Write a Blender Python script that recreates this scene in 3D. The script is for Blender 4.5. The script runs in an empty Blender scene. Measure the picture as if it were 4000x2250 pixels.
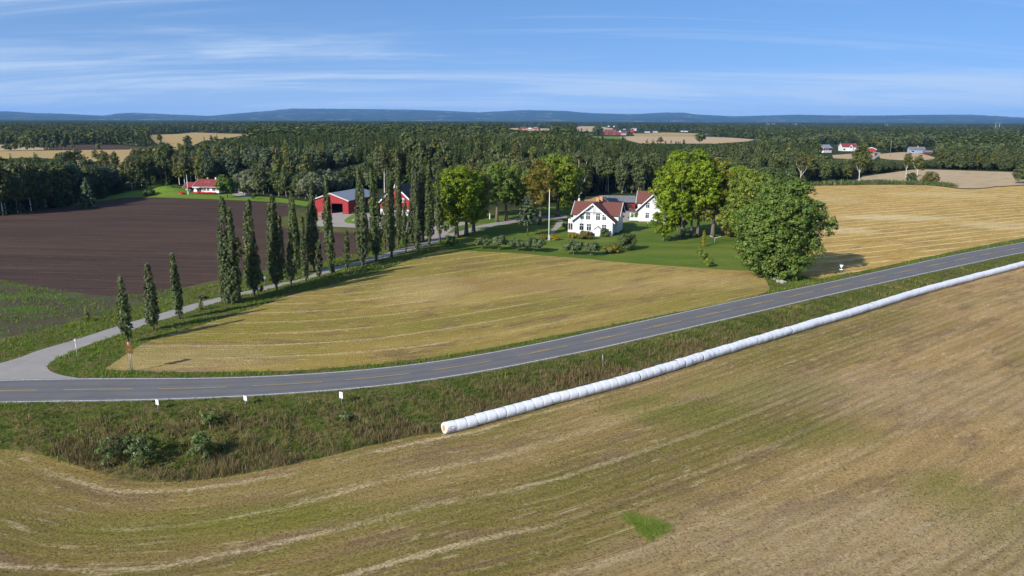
import bpy, math, random
import numpy as np
from mathutils import Vector, Matrix
from mathutils.geometry import delaunay_2d_cdt
D2=math.radians
scene=bpy.context.scene; COL=scene.collection
RNG=np.random.default_rng(7)
# ------------------------------------------------------------------ camera model
FPX=3000.0; CH=30.0; PITCH=D2(12.32); ROLL=D2(0.2)
cp,sp=math.cos(PITCH),math.sin(PITCH)
_F=np.array([0,cp,-sp]); _U0=np.array([0,sp,cp]); _X0=np.array([1.,0,0])
_R=_X0*math.cos(ROLL)+_U0*math.sin(ROLL); _U=_U0*math.cos(ROLL)-_X0*math.sin(ROLL)
CAM=np.array([0,0,CH])
def ray(px,py):
    return _F+(px-2000)/FPX*_R+(1125-py)/FPX*_U
def PX(p):
    d=np.asarray(p,float)-CAM
    w=d@_F
    return 2000+FPX*(d@_R)/w, 1125-FPX*(d@_U)/w
def Gf(px,py,z=0.0):
    d=ray(px,py); t=(z-CH)/d[2]
    return CAM[0]+t*d[0],CAM[1]+t*d[1]
def cat(pts,n=8):
    P=np.array(pts,float); out=[]
    for i in range(len(P)-1):
        p0=P[max(i-1,0)];p1=P[i];p2=P[i+1];p3=P[min(i+2,len(P)-1)]
        for k in range(n):
            t=k/n
            out.append(0.5*((2*p1)+(-p0+p2)*t+(2*p0-5*p1+4*p2-p3)*t*t+(-p0+3*p1-3*p2+p3)*t**3))
    out.append(P[-1]); return np.array(out)
# road edges traced on the ground plane
far_px=[(-500,1500),(-250,1492),(0,1487),(248,1479),(497,1480),(800,1480),(1000,1474),(1300,1457),(1600,1429.5),(1755,1407),(1926,1378),(2097,1345),(2283,1305),(2900,1171),(3220,1107),(3455,1056),(3754,992),(4000,947),(4350,885)]
near_px=[(-500,1575),(-250,1575),(0,1571),(272,1566),(625,1561),(978,1546),(1400,1517),(1600,1495),(1755,1471),(1911,1447.5),(2066,1415),(2221,1385),(2400,1346.6),(2900,1231),(3199,1160.5),(3472,1098.5),(3754,1036.6),(4000,985),(4350,920)]
farL=cat([Gf(*p) for p in far_px],6); nearL=cat([Gf(*p) for p in near_px],6)
def resamp(P,n):
    P=np.asarray(P); s=np.r_[0,np.cumsum(np.linalg.norm(np.diff(P,axis=0),axis=1))]
    t=np.linspace(0,s[-1],n)
    return np.c_[[np.interp(t,s,P[:,k]) for k in range(P.shape[1])]].T
def smooth(P,it=6):
    P=P.copy()
    for _ in range(it): P[1:-1]=(P[:-2]+2*P[1:-1]+P[2:])/4
    return P
nearL=smooth(resamp(nearL,220),30); 
# far edge: constant width from the near one would lose the traced shape; keep both smoothed
farL=smooth(resamp(farL,220),30)
def offset(P,d):   # positive = left of direction of travel (away from the camera for left->right curves)
    T=np.gradient(P,axis=0); T/=np.linalg.norm(T,axis=1)[:,None]
    return P+np.c_[-T[:,1],T[:,0]]*d
def linedist(x,y,P):
    """signed distance (camera side positive), arc length of nearest point, nearest index"""
    x=np.atleast_1d(x).astype(float);y=np.atleast_1d(y).astype(float)
    A=P[:-1];B=P[1:];AB=B-A;L2=(AB**2).sum(1);s0=np.r_[0,np.cumsum(np.sqrt(L2))]
    best=np.full(x.shape,1e18);S=np.zeros(x.shape);sg=np.ones(x.shape)
    for i in range(len(A)):
        t=np.clip(((x-A[i,0])*AB[i,0]+(y-A[i,1])*AB[i,1])/L2[i],0,1)
        qx=A[i,0]+t*AB[i,0];qy=A[i,1]+t*AB[i,1]
        d=(x-qx)**2+(y-qy)**2
        m=d<best
        best=np.where(m,d,best);S=np.where(m,s0[i]+t*math.sqrt(L2[i]),S)
        cr=AB[i,0]*(y-A[i,1])-AB[i,1]*(x-A[i,0])
        sg=np.where(m,np.where(cr<0,1.0,-1.0),sg)
    return np.sqrt(best)*sg,S
_nl=nearL[::6]
_nlpx=np.array([PX((p[0],p[1],0))[0] for p in _nl]); _nls=np.r_[0,np.cumsum(np.linalg.norm(np.diff(_nl,axis=0),axis=1))]
DT=([-500,0,300,650,1000,1400,2000,3000,4000],[1.0,1.3,2.6,3.6,3.2,2.2,1.4,0.9,0.8])
WT=([-500,0,300,650,1000,1400,2000,3000,4000],[10,11,14,17,16,13,9,8,8])
MOUND=Gf(655,757)
def hgt(x,y):
    x=np.atleast_1d(x).astype(float);y=np.atleast_1d(y).astype(float)
    d,s=linedist(x,y,_nl)
    q=np.interp(s,_nls,_nlpx)
    Dp=np.interp(q,*DT);W=np.interp(q,*WT)
    t=np.clip((d-1.0)/(W*0.8-1.0),0,1); t=t*t*(3-2*t)
    z=-Dp*t
    r2=((x-MOUND[0])/8.5)**2+((y-MOUND[1])/6.0)**2
    z=z+3.2*np.exp(-r2)
    return z
def G(px,py,dz=0.0):
    z=0.0
    for _ in range(14):
        x,y=Gf(px,py,z); zn=float(hgt(x,y)[0]); z=0.5*z+0.5*zn
    x,y=Gf(px,py,z)
    return Vector((x,y,float(hgt(x,y)[0])+dz))
def HZ(px): return 470+(px-2000)*math.tan(ROLL)
# ------------------------------------------------------------------ tagging / mesh helpers
def tag(o,label=None,cat_=None,group=None,kind=None):
    if label: o['label']=label
    if cat_: o['category']=cat_
    if group: o['group']=group
    if kind: o['kind']=kind
    return o
def empty(name,loc,rz=0,label=None,cat_=None,group=None):
    o=bpy.data.objects.new(name,None); o.location=loc; o.rotation_euler=(0,0,rz); o.empty_display_size=0.3
    COL.objects.link(o); return tag(o,label,cat_,group)
def mesh_np(name,V,F,mats,parent=None,tint=None,mi=None,smooth_=False,vec=None,link=True):
    V=np.asarray(V,np.float32);F=np.asarray(F,np.int32);k=F.shape[1]
    me=bpy.data.meshes.new(name)
    me.vertices.add(len(V));me.vertices.foreach_set('co',V.ravel())
    me.loops.add(F.size);me.loops.foreach_set('vertex_index',F.ravel())
    me.polygons.add(len(F));me.polygons.foreach_set('loop_start',np.arange(0,F.size,k,dtype=np.int32))
    me.polygons.foreach_set('loop_total',np.full(len(F),k,np.int32))
    for m in (mats if isinstance(mats,(list,tuple)) else [mats]): me.materials.append(m)
    if mi is not None: me.polygons.foreach_set('material_index',np.asarray(mi,np.int32))
    if tint is not None:
        a=me.attributes.new('tint','FLOAT','FACE');a.data.foreach_set('value',np.asarray(tint,np.float32))
    if vec is not None:
        a=me.attributes.new('rowuv','FLOAT_VECTOR','POINT');a.data.foreach_set('vector',np.asarray(vec,np.float32).ravel())
    me.update(calc_edges=True)
    if smooth_: me.polygons.foreach_set('use_smooth',np.ones(len(F),bool))
    if not link: return me
    o=bpy.data.objects.new(name,me);COL.objects.link(o)
    if parent: o.parent=parent
    return o
class MB:
    def __init__(s): s.v=[];s.f=[]
    def add(s,vs,fs):
        n=len(s.v); s.v+= [tuple(v) for v in vs]; s.f+=[tuple(i+n for i in f) for f in fs]; return s
    def box(s,x0,x1,y0,y1,z0,z1):
        return s.add([(x0,y0,z0),(x1,y0,z0),(x1,y1,z0),(x0,y1,z0),(x0,y0,z1),(x1,y0,z1),(x1,y1,z1),(x0,y1,z1)],
          [(0,3,2,1),(4,5,6,7),(0,1,5,4),(1,2,6,5),(2,3,7,6),(3,0,4,7)])
    def prism(s,prof,a,b,axis='y'):
        """prof: closed list of 2d points; axis y -> (x,z); axis x -> (y,z); axis z -> (x,y)"""
        n=len(prof)
        f={'y':lambda p,t:(p[0],t,p[1]),'x':lambda p,t:(t,p[0],p[1]),'z':lambda p,t:(p[0],p[1],t)}[axis]
        vs=[f(p,a) for p in prof]+[f(p,b) for p in prof]
        fs=[tuple(range(n)),tuple(range(2*n-1,n-1,-1))]+[(i,i+n,(i+1)%n+n,(i+1)%n) for i in range(n)]
        return s.add(vs,fs)
    def tube(s,pts,rad,n=8,cap=True):
        pts=[Vector(p) for p in pts]; rad=rad if hasattr(rad,'__len__') else [rad]*len(pts)
        vs=[];fs=[]
        for i,p in enumerate(pts):
            t=(pts[min(i+1,len(pts)-1)]-pts[max(i-1,0)]).normalized()
            a=t.cross(Vector((0,1,0)) if abs(t.y)<.9 else Vector((1,0,0))).normalized(); b=t.cross(a)
            for k in range(n):
                q=2*math.pi*k/n; vs.append(p+(a*math.cos(q)+b*math.sin(q))*rad[i])
        for i in range(len(pts)-1):
            for k in range(n): fs.append((i*n+k,i*n+(k+1)%n,(i+1)*n+(k+1)%n,(i+1)*n+k))
        if cap: fs.append(tuple(range(n)));fs.append(tuple(range((len(pts)-1)*n,len(pts)*n)))
        return s.add(vs,fs)
    def build(s,name,mat,parent=None,smooth_=False,bevel=0,link=True):
        me=bpy.data.meshes.new(name);me.from_pydata(s.v,[],s.f)
        import bmesh
        bm=bmesh.new();bm.from_mesh(me);bmesh.ops.recalc_face_normals(bm,faces=bm.faces)
        if bevel: bmesh.ops.bevel(bm,geom=list(bm.edges),offset=bevel,segments=1,affect='EDGES')
        bm.to_mesh(me);bm.free()
        for m in (mat if isinstance(mat,(list,tuple)) else [mat]): me.materials.append(m)
        if smooth_: me.polygons.foreach_set('use_smooth',np.ones(len(me.polygons),bool))
        o=bpy.data.objects.new(name,me);COL.objects.link(o)
        if parent: o.parent=parent
        return o
# ------------------------------------------------------------------ materials
class N:
    def __init__(s,name):
        s.m=bpy.data.materials.new(name);s.m.use_nodes=True;s.t=s.m.node_tree;s.t.nodes.clear()
        s.out=s.t.nodes.new('ShaderNodeOutputMaterial')
    def n(s,typ,ins=None,**kw):
        nd=s.t.nodes.new('ShaderNode'+typ)
        for k,v in kw.items(): setattr(nd,k,v)
        for k,v in (ins or {}).items(): s.set(nd.inputs[k],v)
        return nd
    def set(s,i,v):
        if isinstance(v,bpy.types.NodeSocket): s.t.links.new(v,i)
        elif isinstance(v,bpy.types.Node): s.t.links.new(v.outputs[0],i)
        else:
            if i.type=='RGBA' and len(v)==3: v=(*v,1)
            i.default_value=v
    def math(s,op,a,b=0.0,c=None):
        nd=s.n('Math',operation=op);s.set(nd.inputs[0],a);s.set(nd.inputs[1],b)
        if c is not None: s.set(nd.inputs[2],c)
        return nd.outputs[0]
    def noise(s,vec,scale,detail=3,rough=.6,dist=0.0,loc=None):
        if loc is not None or isinstance(scale,tuple):
            sc=scale if isinstance(scale,tuple) else (scale,)*3
            mp=s.n('Mapping',{'Vector':vec,'Scale':sc,'Location':loc or (0,0,0)});vec=mp.outputs[0];scale=1.0
        return s.n('TexNoise',{'Vector':vec,'Scale':scale,'Detail':detail,'Roughness':rough,'Distortion':dist}).outputs['Fac']
    def ramp(s,fac,stops,interp='LINEAR'):
        nd=s.n('ValToRGB',{'Fac':fac});r=nd.color_ramp;r.interpolation=interp
        while len(r.elements)<len(stops): r.elements.new(0.5)
        for e,(p,c) in zip(r.elements,stops):
            e.position=p;e.color=(*c,1) if hasattr(c,'__len__') else (c,c,c,1)
        return nd.outputs[0]
    def rng(s,v,a,b,c=0.0,d=1.0): return s.n('MapRange',{'Value':v,'From Min':a,'From Max':b,'To Min':c,'To Max':d}).outputs[0]
    def mix(s,f,a,b,blend='MIX'):
        nd=s.n('Mix',data_type='RGBA',blend_type=blend);s.set(nd.inputs[0],f);s.set(nd.inputs[6],a);s.set(nd.inputs[7],b);return nd.outputs[2]
    def bump(s,h,dist=.05,st=1.0): return s.n('Bump',{'Height':h,'Distance':dist,'Strength':st}).outputs[0]
    def bsdf(s,col,rough=.8,normal=None,spec=.3,metal=0.0,**kw):
        p=s.n('BsdfPrincipled',{'Base Color':col,'Roughness':rough,'Metallic':metal,'Specular IOR Level':spec})
        if normal is not None: s.set(p.inputs['Normal'],normal)
        s.t.links.new(p.outputs[0],s.out.inputs[0]);return p
    def pos(s): return s.n('NewGeometry').outputs['Position']
    def obj(s): return s.n('TexCoord').outputs['Object']
    def attr(s,name,out='Vector'): return s.n('Attribute',attribute_name=name).outputs[out]
def paint(name,c,rough=.6,var=.12,scale=1.5,spec=.3,metal=0.0,boards=None,bumpd=0):
    m=N(name);v=m.obj()
    nz=m.noise(v,scale,4,.65); col=m.mix(m.rng(nz,.3,.7),tuple(x*(1-var) for x in c),tuple(min(1,x*(1+var)) for x in c))
    nrm=None
    if boards:
        s=m.n('SeparateXYZ',{'Vector':v}); u=m.math('ADD',s.outputs[0],s.outputs[1])
        w=m.math('PINGPONG',m.math('MULTIPLY',u,1.0),boards/2); w=m.rng(w,0,.02)
        col=m.mix(w,tuple(x*.72 for x in c),col); nrm=m.bump(w,.01)
    elif bumpd: nrm=m.bump(nz,bumpd)
    m.bsdf(col,rough,nrm,spec,metal);return m.m
def srgb(r,g,b): return tuple(((c/255)/12.92 if c/255<=.04045 else ((c/255+.055)/1.055)**2.4) for c in (r,g,b))
def tile_mat(name,c,pitch=.35):
    m=N(name);v=m.obj();s=m.n('SeparateXYZ',{'Vector':v})
    u=m.math('PINGPONG',s.outputs[0],pitch/2);w=m.math('PINGPONG',s.outputs[1],pitch/2)
    z=m.math('PINGPONG',s.outputs[2],pitch*.4)
    h=m.math('ADD',m.rng(u,0,pitch/2),m.rng(z,0,pitch*.4)); h=m.math('ADD',h,m.rng(w,0,pitch/2))
    nz=m.noise(v,2.2,5,.7); n2=m.noise(v,14,2,.5)
    col=m.mix(m.rng(nz,.25,.75),tuple(x*.7 for x in c),tuple(x*1.25 for x in c)); col=m.mix(m.math('MULTIPLY',m.rng(n2,.3,.7),.35),col,(.10,.06,.045))
    m.bsdf(col,.75,m.bump(h,.04,.7),.25);return m.m
def metal_roof(name,c,pitch=1.0,rough=.45,spec=.4):
    m=N(name);v=m.obj();s=m.n('SeparateXYZ',{'Vector':v})
    u=m.rng(m.math('PINGPONG',s.outputs[0],pitch/2),0,.06);w=m.rng(m.math('PINGPONG',s.outputs[1],pitch/2),0,.06)
    g=m.math('MULTIPLY',u,w);nz=m.noise(v,1.1,5,.7)
    col=m.mix(m.rng(nz,.3,.7),tuple(x*.8 for x in c),tuple(x*1.2 for x in c));col=m.mix(g,tuple(x*.75 for x in c),col)
    m.bsdf(col,rough,m.bump(g,.03,.6),spec);return m.m
MT={}
MT['white']=paint('white_paint',(.60,.62,.66),.5,.04,3,boards=.14)
MT['whitetrim']=paint('white_trim',(.66,.68,.71),.5,.03,3)
MT['greytrim']=paint('grey_trim',(.42,.44,.46),.6,.06)
MT['red']=paint('falu_red_boards',(.27,.022,.030),.75,.18,1.2,boards=.2)
MT['darkred']=paint('dark_red_boards',(.16,.022,.02),.8,.2,1.2,boards=.2)
MT['tile']=tile_mat('red_clay_tiles',(.135,.046,.038))
MT['tiledark']=tile_mat('dark_brown_tiles',(.13,.055,.045))
MT['redroof']=tile_mat('bright_red_roof',(.20,.032,.034),.5)
MT['slate']=metal_roof('grey_sheet_roof',(.20,.22,.26),1.6)
MT['oldgrey']=metal_roof('weathered_grey_roof',(.13,.14,.155),1.2,.8,.2)
MT['blackroof']=metal_roof('black_sheet_roof',(.022,.026,.036),1.0,.7,.2)
MT['glass']=paint('window_glass',(.02,.022,.03),.08,.1,1,spec=.6)
MT['stone']=paint('foundation_stone',(.28,.27,.25),.9,.25,4,bumpd=.03)
MT['brick']=paint('chimney_brick',(.42,.24,.12),.9,.2,8,bumpd=.01)
MT['dark']=paint('dark_interior',(.02,.02,.02),.9)
MT['conc']=paint('concrete',(.30,.29,.27),.9,.15,3)
MT['metal']=paint('galvanised_steel',(.42,.44,.47),.45,.1,6,metal=.6)
MT['wood']=paint('weathered_wood',(.22,.18,.14),.9,.2,5,bumpd=.01)
MT['crate']=paint('crate_wood',(.26,.16,.11),.9,.2,2,boards=.18)
MT['brown_sign']=paint('brown_sign_back',(.10,.047,.006),.6,.15,3)
MT['signgrey']=paint('sign_grey',(.40,.42,.5),.5,.1,3)
MT['black']=paint('black_paint',(.012,.012,.014),.3,.1,spec=.6)
MT['rubber']=paint('rubber',(.02,.02,.02),.9)
MT['car']=paint('black_car_paint',(.012,.014,.018),.18,.1,spec=.8)
MT['carred']=paint('tail_lamp',(.35,.01,.01),.3,.05)
MT['ink']=paint('purple_marker_ink',(.10,.03,.10),.7,.1)
MT['flower']=paint('red_flowers',(.45,.03,.02),.8,.3,9)
MT['bluegrey']=paint('blue_grey_wall',(.25,.3,.42),.7,.1,boards=.2)
def plastic():
    m=N('white_bale_film');v=m.obj();
    nz=m.noise(v,(1,1,9),4,.7); n2=m.noise(v,1.3,3,.6); n3=m.noise(v,(9,9,2.0),3,.6)
    col=m.mix(m.rng(n2,.3,.7),(.60,.62,.67),(.70,.715,.76)); col=m.mix(m.math('MULTIPLY',m.rng(nz,.55,.75),.25),col,(.55,.57,.62))
    m.bsdf(col,.42,m.bump(m.math('ADD',nz,n3),.02,.8),.4);return m.m
MT['film']=plastic()
def hay():
    m=N('hay');v=m.obj();nz=m.noise(v,12,4,.7)
    m.bsdf(m.ramp(nz,[(.3,(.16,.09,.03)),(.5,(.42,.26,.09)),(.7,(.6,.42,.2))]),.9,m.bump(nz,.04));return m.m
MT['hay']=hay()
def leaf(name,c0,c1,c2=None,amt=0.0,trans=.28,rough=.6):
    """c0 dark leaf, c1 light leaf, c2 autumn colour for the share amt of clumps"""
    m=N(name);t=m.attr('tint','Fac')
    orn=m.n('ObjectInfo').outputs['Random']
    stops=[(0.0,c0),(max(.05,.92-amt),c1)]
    if c2: stops+= [(min(.98,.97-amt*.5),c2)]
    col=m.ramp(t,stops)
    hs=m.n('HueSaturation',{'Hue':m.rng(orn,0,1,.494,.506),'Saturation':m.rng(orn,0,1,.9,1.08),'Value':m.rng(orn,0,1,.9,1.1),'Fac':1.0,'Color':col}).outputs[0]
    p=m.n('BsdfPrincipled',{'Base Color':hs,'Roughness':rough,'Specular IOR Level':.25})
    tr=m.n('BsdfTranslucent',{'Color':m.mix(.5,hs,(.25,.3,.02),'MIX')})
    mx=m.n('MixShader',{0:trans,1:p.outputs[0],2:tr.outputs[0]})
    m.t.links.new(mx.outputs[0],m.out.inputs[0]);return m.m
def bark(name,c,birch=False):
    m=N(name);v=m.obj();nz=m.noise(v,(4,4,1.2) if not birch else (1.5,1.5,7),5,.7)
    col=m.ramp(nz,[(.35,tuple(x*.5 for x in c)),(.6,c)]) if not birch else m.ramp(nz,[(.30,(.04,.035,.03)),(.42,c)])
    m.bsdf(col,.9,m.bump(nz,.03));return m.m
MT['bark']=bark('bark_grey_brown',(.17,.14,.11)); MT['birchbark']=bark('birch_bark',(.62,.60,.56),True); MT['aspenbark']=bark('aspen_bark',(.30,.29,.25))
MT['poplar']=leaf('poplar_leaves',(.032,.049,.016),(.108,.138,.050),(.20,.17,.04),.03,.2)
MT['poplary']=leaf('young_poplar_leaves',(.08,.10,.02),(.17,.20,.05),(.25,.22,.04),.1)
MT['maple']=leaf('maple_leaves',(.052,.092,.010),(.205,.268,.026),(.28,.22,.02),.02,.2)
MT['mapley']=leaf('yellowing_maple_leaves',(.07,.095,.010),(.21,.225,.03),(.34,.19,.015),.32,.2)
MT['mapleo']=leaf('orange_maple_leaves',(.075,.068,.010),(.18,.155,.022),(.27,.15,.014),.28,.3)
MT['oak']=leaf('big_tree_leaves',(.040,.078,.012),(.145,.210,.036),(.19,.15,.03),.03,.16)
MT['apple']=leaf('apple_leaves',(.042,.070,.026),(.130,.175,.070),(.18,.19,.06),.05,.15)
MT['bushb']=leaf('brown_green_bush',(.06,.065,.012),(.16,.14,.03),(.22,.13,.02),.2,.2)
MT['bushy']=leaf('yellow_bush',(.10,.09,.012),(.26,.21,.02),(.36,.22,.01),.3,.2)
MT['bushg']=leaf('green_bush',(.035,.06,.016),(.11,.16,.04),(.16,.17,.03),.05,.2)
MT['thuja']=leaf('yellow_thuja',(.12,.12,.015),(.26,.24,.04),None,0,.1)
MT['spruce']=leaf('spruce_needles',(.016,.030,.009),(.060,.082,.021),(.14,.13,.04),.05,.08,.8)
MT['pine']=leaf('pine_needles',(.035,.060,.030),(.105,.145,.068),None,0,.05,.8)
MT['birch']=leaf('birch_leaves',(.042,.054,.014),(.135,.145,.040),(.20,.14,.03),.1,.2)
MT['alder']=leaf('alder_leaves',(.034,.052,.016),(.108,.138,.046),(.14,.12,.05),.08,.2)
MT['willow']=leaf('willow_leaves',(.075,.090,.045),(.22,.245,.14),None,0,.2)
MT['dead']=leaf('dead_spruce',(.07,.045,.035),(.15,.11,.085),None,0,.05)
MT['grassblade']=leaf('grass_blades',(.042,.068,.012),(.125,.155,.032),(.30,.23,.10),.34,.3)
MT['grassgreen']=leaf('green_grass_blades',(.055,.105,.012),(.16,.24,.035),(.20,.18,.05),.05,.3)
MT['weeds']=leaf('dry_weeds',(.080,.075,.020),(.150,.118,.046),(.22,.14,.08),.45,.2)
MT['straw']=leaf('straw_stubble',(.16,.13,.06),(.36,.28,.15),(.52,.42,.26),.3,.2)
MT['bankwillow']=leaf('bank_willow_leaves',(.040,.070,.018),(.13,.18,.055),(.26,.31,.18),.2,.25)
MT['grassbright']=leaf('bright_regrowth',(.10,.17,.015),(.24,.33,.035),None,0,.35)
MT['bankscrub']=leaf('bramble_leaves',(.028,.044,.012),(.085,.105,.028),(.15,.09,.05),.30,.15)
MT['cream']=paint('cream_trim',(.46,.43,.38),.6,.08)
MT['mapleb']=leaf('yellow_green_maple_leaves',(.060,.105,.010),(.245,.315,.028),(.30,.25,.02),.04,.25)  # own leaf colour, a brighter yellow-green than the plain maple
# ------------------------------------------------------------------ ground regions
bank_px=[(-900,1790),(-500,1768),(-200,1755),(0,1753),(81,1761),(163,1777),(326,1826),(462,1870),(598,1883),(734,1880),(924,1856),(1087,1826),(1277,1783),(1400,1753),(1560,1715),(1660,1697),(1746,1690)]
bale_px=[(1746,1700),(1783,1690),(1935,1649),(2066,1612),(2221,1570),(2400,1523.6),(2640,1450),(2900,1367.5),(3105,1305.6),(3348,1233),(3604.5,1152),(3775,1105),(4000,1045),(4420,930)]
bank_w=np.array([G(*p)[:2] for p in bank_px]); bale_w=np.array([G(*p)[:2] for p in bale_px])
bale_line=smooth(resamp(cat(bale_w,6),160),6)
# row centre is half a bale behind the visible contact line
bale_c=offset(bale_line,0.55)
fieldline=np.r_[smooth(resamp(cat(bank_w,6),90),3),bale_c[2:]]
pxw=lambda L:[tuple(G(*p)[:2]) for p in L]
def poly_ground(L,n=5): return [tuple(q) for q in cat(pxw(L)+[tuple(G(*L[0])[:2])],n)[:-1]] if n else pxw(L)
asph_near=offset(nearL,-0.35); asph_far=offset(farL,0.35)
REG={}
REG['road']=[tuple(p) for p in asph_near]+[tuple(p) for p in asph_far[::-1]]
dw_up=[(-500,1530),(-260,1478),(0,1418),(75,1396),(153,1368),(298,1325),(468,1271),(580,1238),(750,1188),(878,1156),(970,1135),(1070,1110),(1186,1087),(1258,1051),(1312,1041),(1433,1011),(1549,976),(1666,943),(1731,917),(1796,903),(1855,884),(1917,872),(2026,851),(2110,842),(2215,838)]
dw_lo=[(2215,852),(2110,857),(2026,867),(1925,885),(1865,899),(1796,919),(1740,933),(1666,960),(1549,994),(1433,1026),(1349,1047),(1270,1070),(1190,1093),(1094,1118),(1022,1136),(918,1161),(800,1196),(687,1234),(576,1265),(480,1302),(414,1323),(310,1360),(248,1387),(207,1408),(184,1430),(198,1450),(248,1467),(330,1479)]
REG['driveway']=[tuple(p) for p in cat(pxw(dw_up),3)]+[tuple(p) for p in cat(pxw(dw_lo),3)]+[tuple(Gf(250,1500)),tuple(Gf(-500,1520))]
REG['foreground_field']=[tuple(p) for p in fieldline]+pxw([(5200,900),(6000,2600),(4200,3600),(2000,4200),(-600,3600),(-1500,2600)])
REG['middle_field']=poly_ground([(410,1439),(435,1424),(530,1358),(580,1333),(680,1300),(800,1265),(1002,1200),(1150,1148),(1300,1112),(1480,1062),(1608,1011),(1700,982),(1748,972),(1869,982),(1990,987),(2135,999),(2300,1011.5),(2400,1022.5),(2645,1040),(2837,1054),(2960,1061),(2985,1085),(3002,1113),(3002,1133),(2943,1158),(2700,1208),(2400,1266),(2190,1307),(1951,1352),(1863,1369),(1600,1407),(1400,1428),(1196,1445),(1000,1450),(800,1453),(621,1452),(447,1446)],2)
REG['right_field']=poly_ground([(3070,1071),(3105,1069),(3160,1084),(3199,1088),(3233,1083),(3412,1049),(3754,976),(4000,929),(4700,800),(4700,715),(4000,725),(3852,736),(3770,739),(3714,733.6),(3618,724),(3400,722),(3095,728),(2900,726),(2600,726),(2560,760),(2700,830),(2760,856),(2900,880),(2960,950),(3040,1060)],2)
REG['pale_field']=poly_ground([(3330,712),(3370,690),(3480,675),(3555,664),(3620,662),(3800,667),(3970,672),(4500,676),(4700,712),(4000,722),(3852,733),(3770,736),(3714,730),(3618,720),(3400,718)],2)
REG['ploughed_field']=poly_ground([(-700,880),(0,843),(140,824),(264,810),(435,781),(528,773),(700,776),(917,784),(1080,792),(1135,798),(1160,815),(1140,835),(1098,852),(1094,876),(1130,893),(1262,907),(1386,908),(1440,915),(1445,950),(1425,983),(1380,993),(1300,1010),(1220,1037),(1030,1056),(950,1072),(870,1090),(800,1104),(712,1124),(513,1153),(373,1153),(232,1132),(75,1107),(0,1095),(-500,1050)],3)
REG['weedy_field']=poly_ground([(-500,1050),(0,1095),(75,1107),(232,1132),(373,1153),(513,1153),(700,1126),(640,1160),(480,1205),(330,1240),(220,1275),(100,1300),(0,1325),(-400,1400)],3)
REG['lawn']=poly_ground([(1690,962),(1748,971),(1869,981),(1990,986),(2135,998),(2300,1010.5),(2400,1021.5),(2645,1039),(2837,1053),(2960,1060),(3000,1062),(3040,1055),(2960,950),(2900,880),(2760,862),(2700,842),(2690,815),(2560,800),(2520,812),(2440,838),(2400,832),(2250,800),(2000,826),(1900,850),(1850,872),(1780,885),(1735,925),(1690,945)],2)
REG['gravel_yard']=poly_ground([(1232,884),(1240,864),(1290,835),(1330,831),(1450,834),(1560,868),(1720,866),(1830,868),(1860,880),(1796,905),(1731,921),(1680,936),(1600,915),(1450,894),(1330,886)],2)
REG['yard_grass']=poly_ground([(1345,860),(1370,841),(1402,834),(1420,842),(1372,858),(1400,874),(1352,870)],2)
REG['house_gravel']=poly_ground([(2405,812),(2470,812),(2500,822),(2470,838),(2450,850),(2468,862),(2415,868),(2395,850),(2398,830)],2)
REG['garden_path']=poly_ground([(2180,858),(2200,862),(2195,880),(2172,900),(2155,918),(2150,905),(2165,885)],2)
REG['left_lawn']=poly_ground([(210,818),(264,808),(435,779),(528,771),(700,774),(917,782),(1080,790),(1135,796),(1250,812),(1260,795),(1190,786),(1080,772),(990,766),(940,755),(900,745),(760,742),(690,722),(600,722),(540,740),(430,765)],2)
REG['left_gravel']=poly_ground([(903,758),(932,755),(960,760),(985,767),(955,772),(925,765)],2)
REG['far_golden_field']=poly_ground([(-500,590),(0,590),(300,586),(520,584),(730,577),(745,590),(700,610),(640,625),(495,636),(305,649),(100,658),(-500,670)],2)
REG['far_road']=pxw([(-500,676),(0,662),(100,660),(305,650),(495,637.5),(640,626),(640,629),(495,641),(305,654),(100,664),(0,668),(-500,682)])
REG['far_low_field']=poly_ground([(280,676),(340,668),(500,650),(620,636),(600,670),(480,720),(400,720),(260,705)],2)
REG['far_dark_field']=poly_ground([(165,571),(264,566.5),(460,567),(590,578),(450,583),(264,584.5),(170,581)],2)
REG['far_tan_field']=poly_ground([(-400,562),(0,565),(60,568),(165,578),(160,585),(0,588.5),(-400,588)],2)
REG['far_upper_field']=poly_ground([(584,527),(700,523),(760,517.5),(880,522),(960,524),(900,538),(790,552),(745,574),(690,576),(610,560)],2)
REG['hamlet_field']=pxw([(2250,499),(2262,493),(2345,494),(2395,502),(2392,511),(2350,516),(2255,513)])
REG['hamlet_golden_field']=pxw([(2470,521),(2521,521.5),(2589,517.5),(2640,518),(2720,521),(2770,524),(2700,531),(2480,531)])
REG['hamlet_pale_field']=pxw([(2414,534),(2480,531.6),(2700,532),(2860,538),(2950,545),(2920,552),(2800,561),(2600,561),(2500,560),(2450,547)])
REG['hamlet_grass']=pxw([(2310,532),(2414,533),(2450,545),(2330,540)])
REG['centre_tan_field']=pxw([(1990,500),(2150,502),(2148,509),(2080,513),(2040,509),(1985,504)])
REG['gap_field']=pxw([(2286,767),(2336,767),(2350,800),(2280,800)])
REG['hill_field']=pxw([(3250,606),(3331,600),(3418,599),(3416,618),(3316,622),(3256,618)])
REG['hill_pale_field']=poly_ground([(3438,601),(3510,595),(3549,595),(3597,600),(3650,614),(3642,622),(3568,627),(3510,625),(3438,618)],2)
REG['hill_track']=pxw([(3410,593),(3440,596),(3437,606),(3412,624),(3400,622),(3426,605),(3428,599),(3408,596)])
ORDER=['gravel_yard','yard_grass','lawn','garden_path','house_gravel','left_lawn','left_gravel','middle_field','right_field','pale_field','gap_field','weedy_field','ploughed_field','foreground_field','far_upper_field','far_tan_field','far_golden_field','far_dark_field','far_low_field','far_road','hamlet_field','hamlet_golden_field','hamlet_pale_field','hamlet_grass','centre_tan_field','hill_field','hill_pale_field','hill_track','driveway','road']
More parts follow.
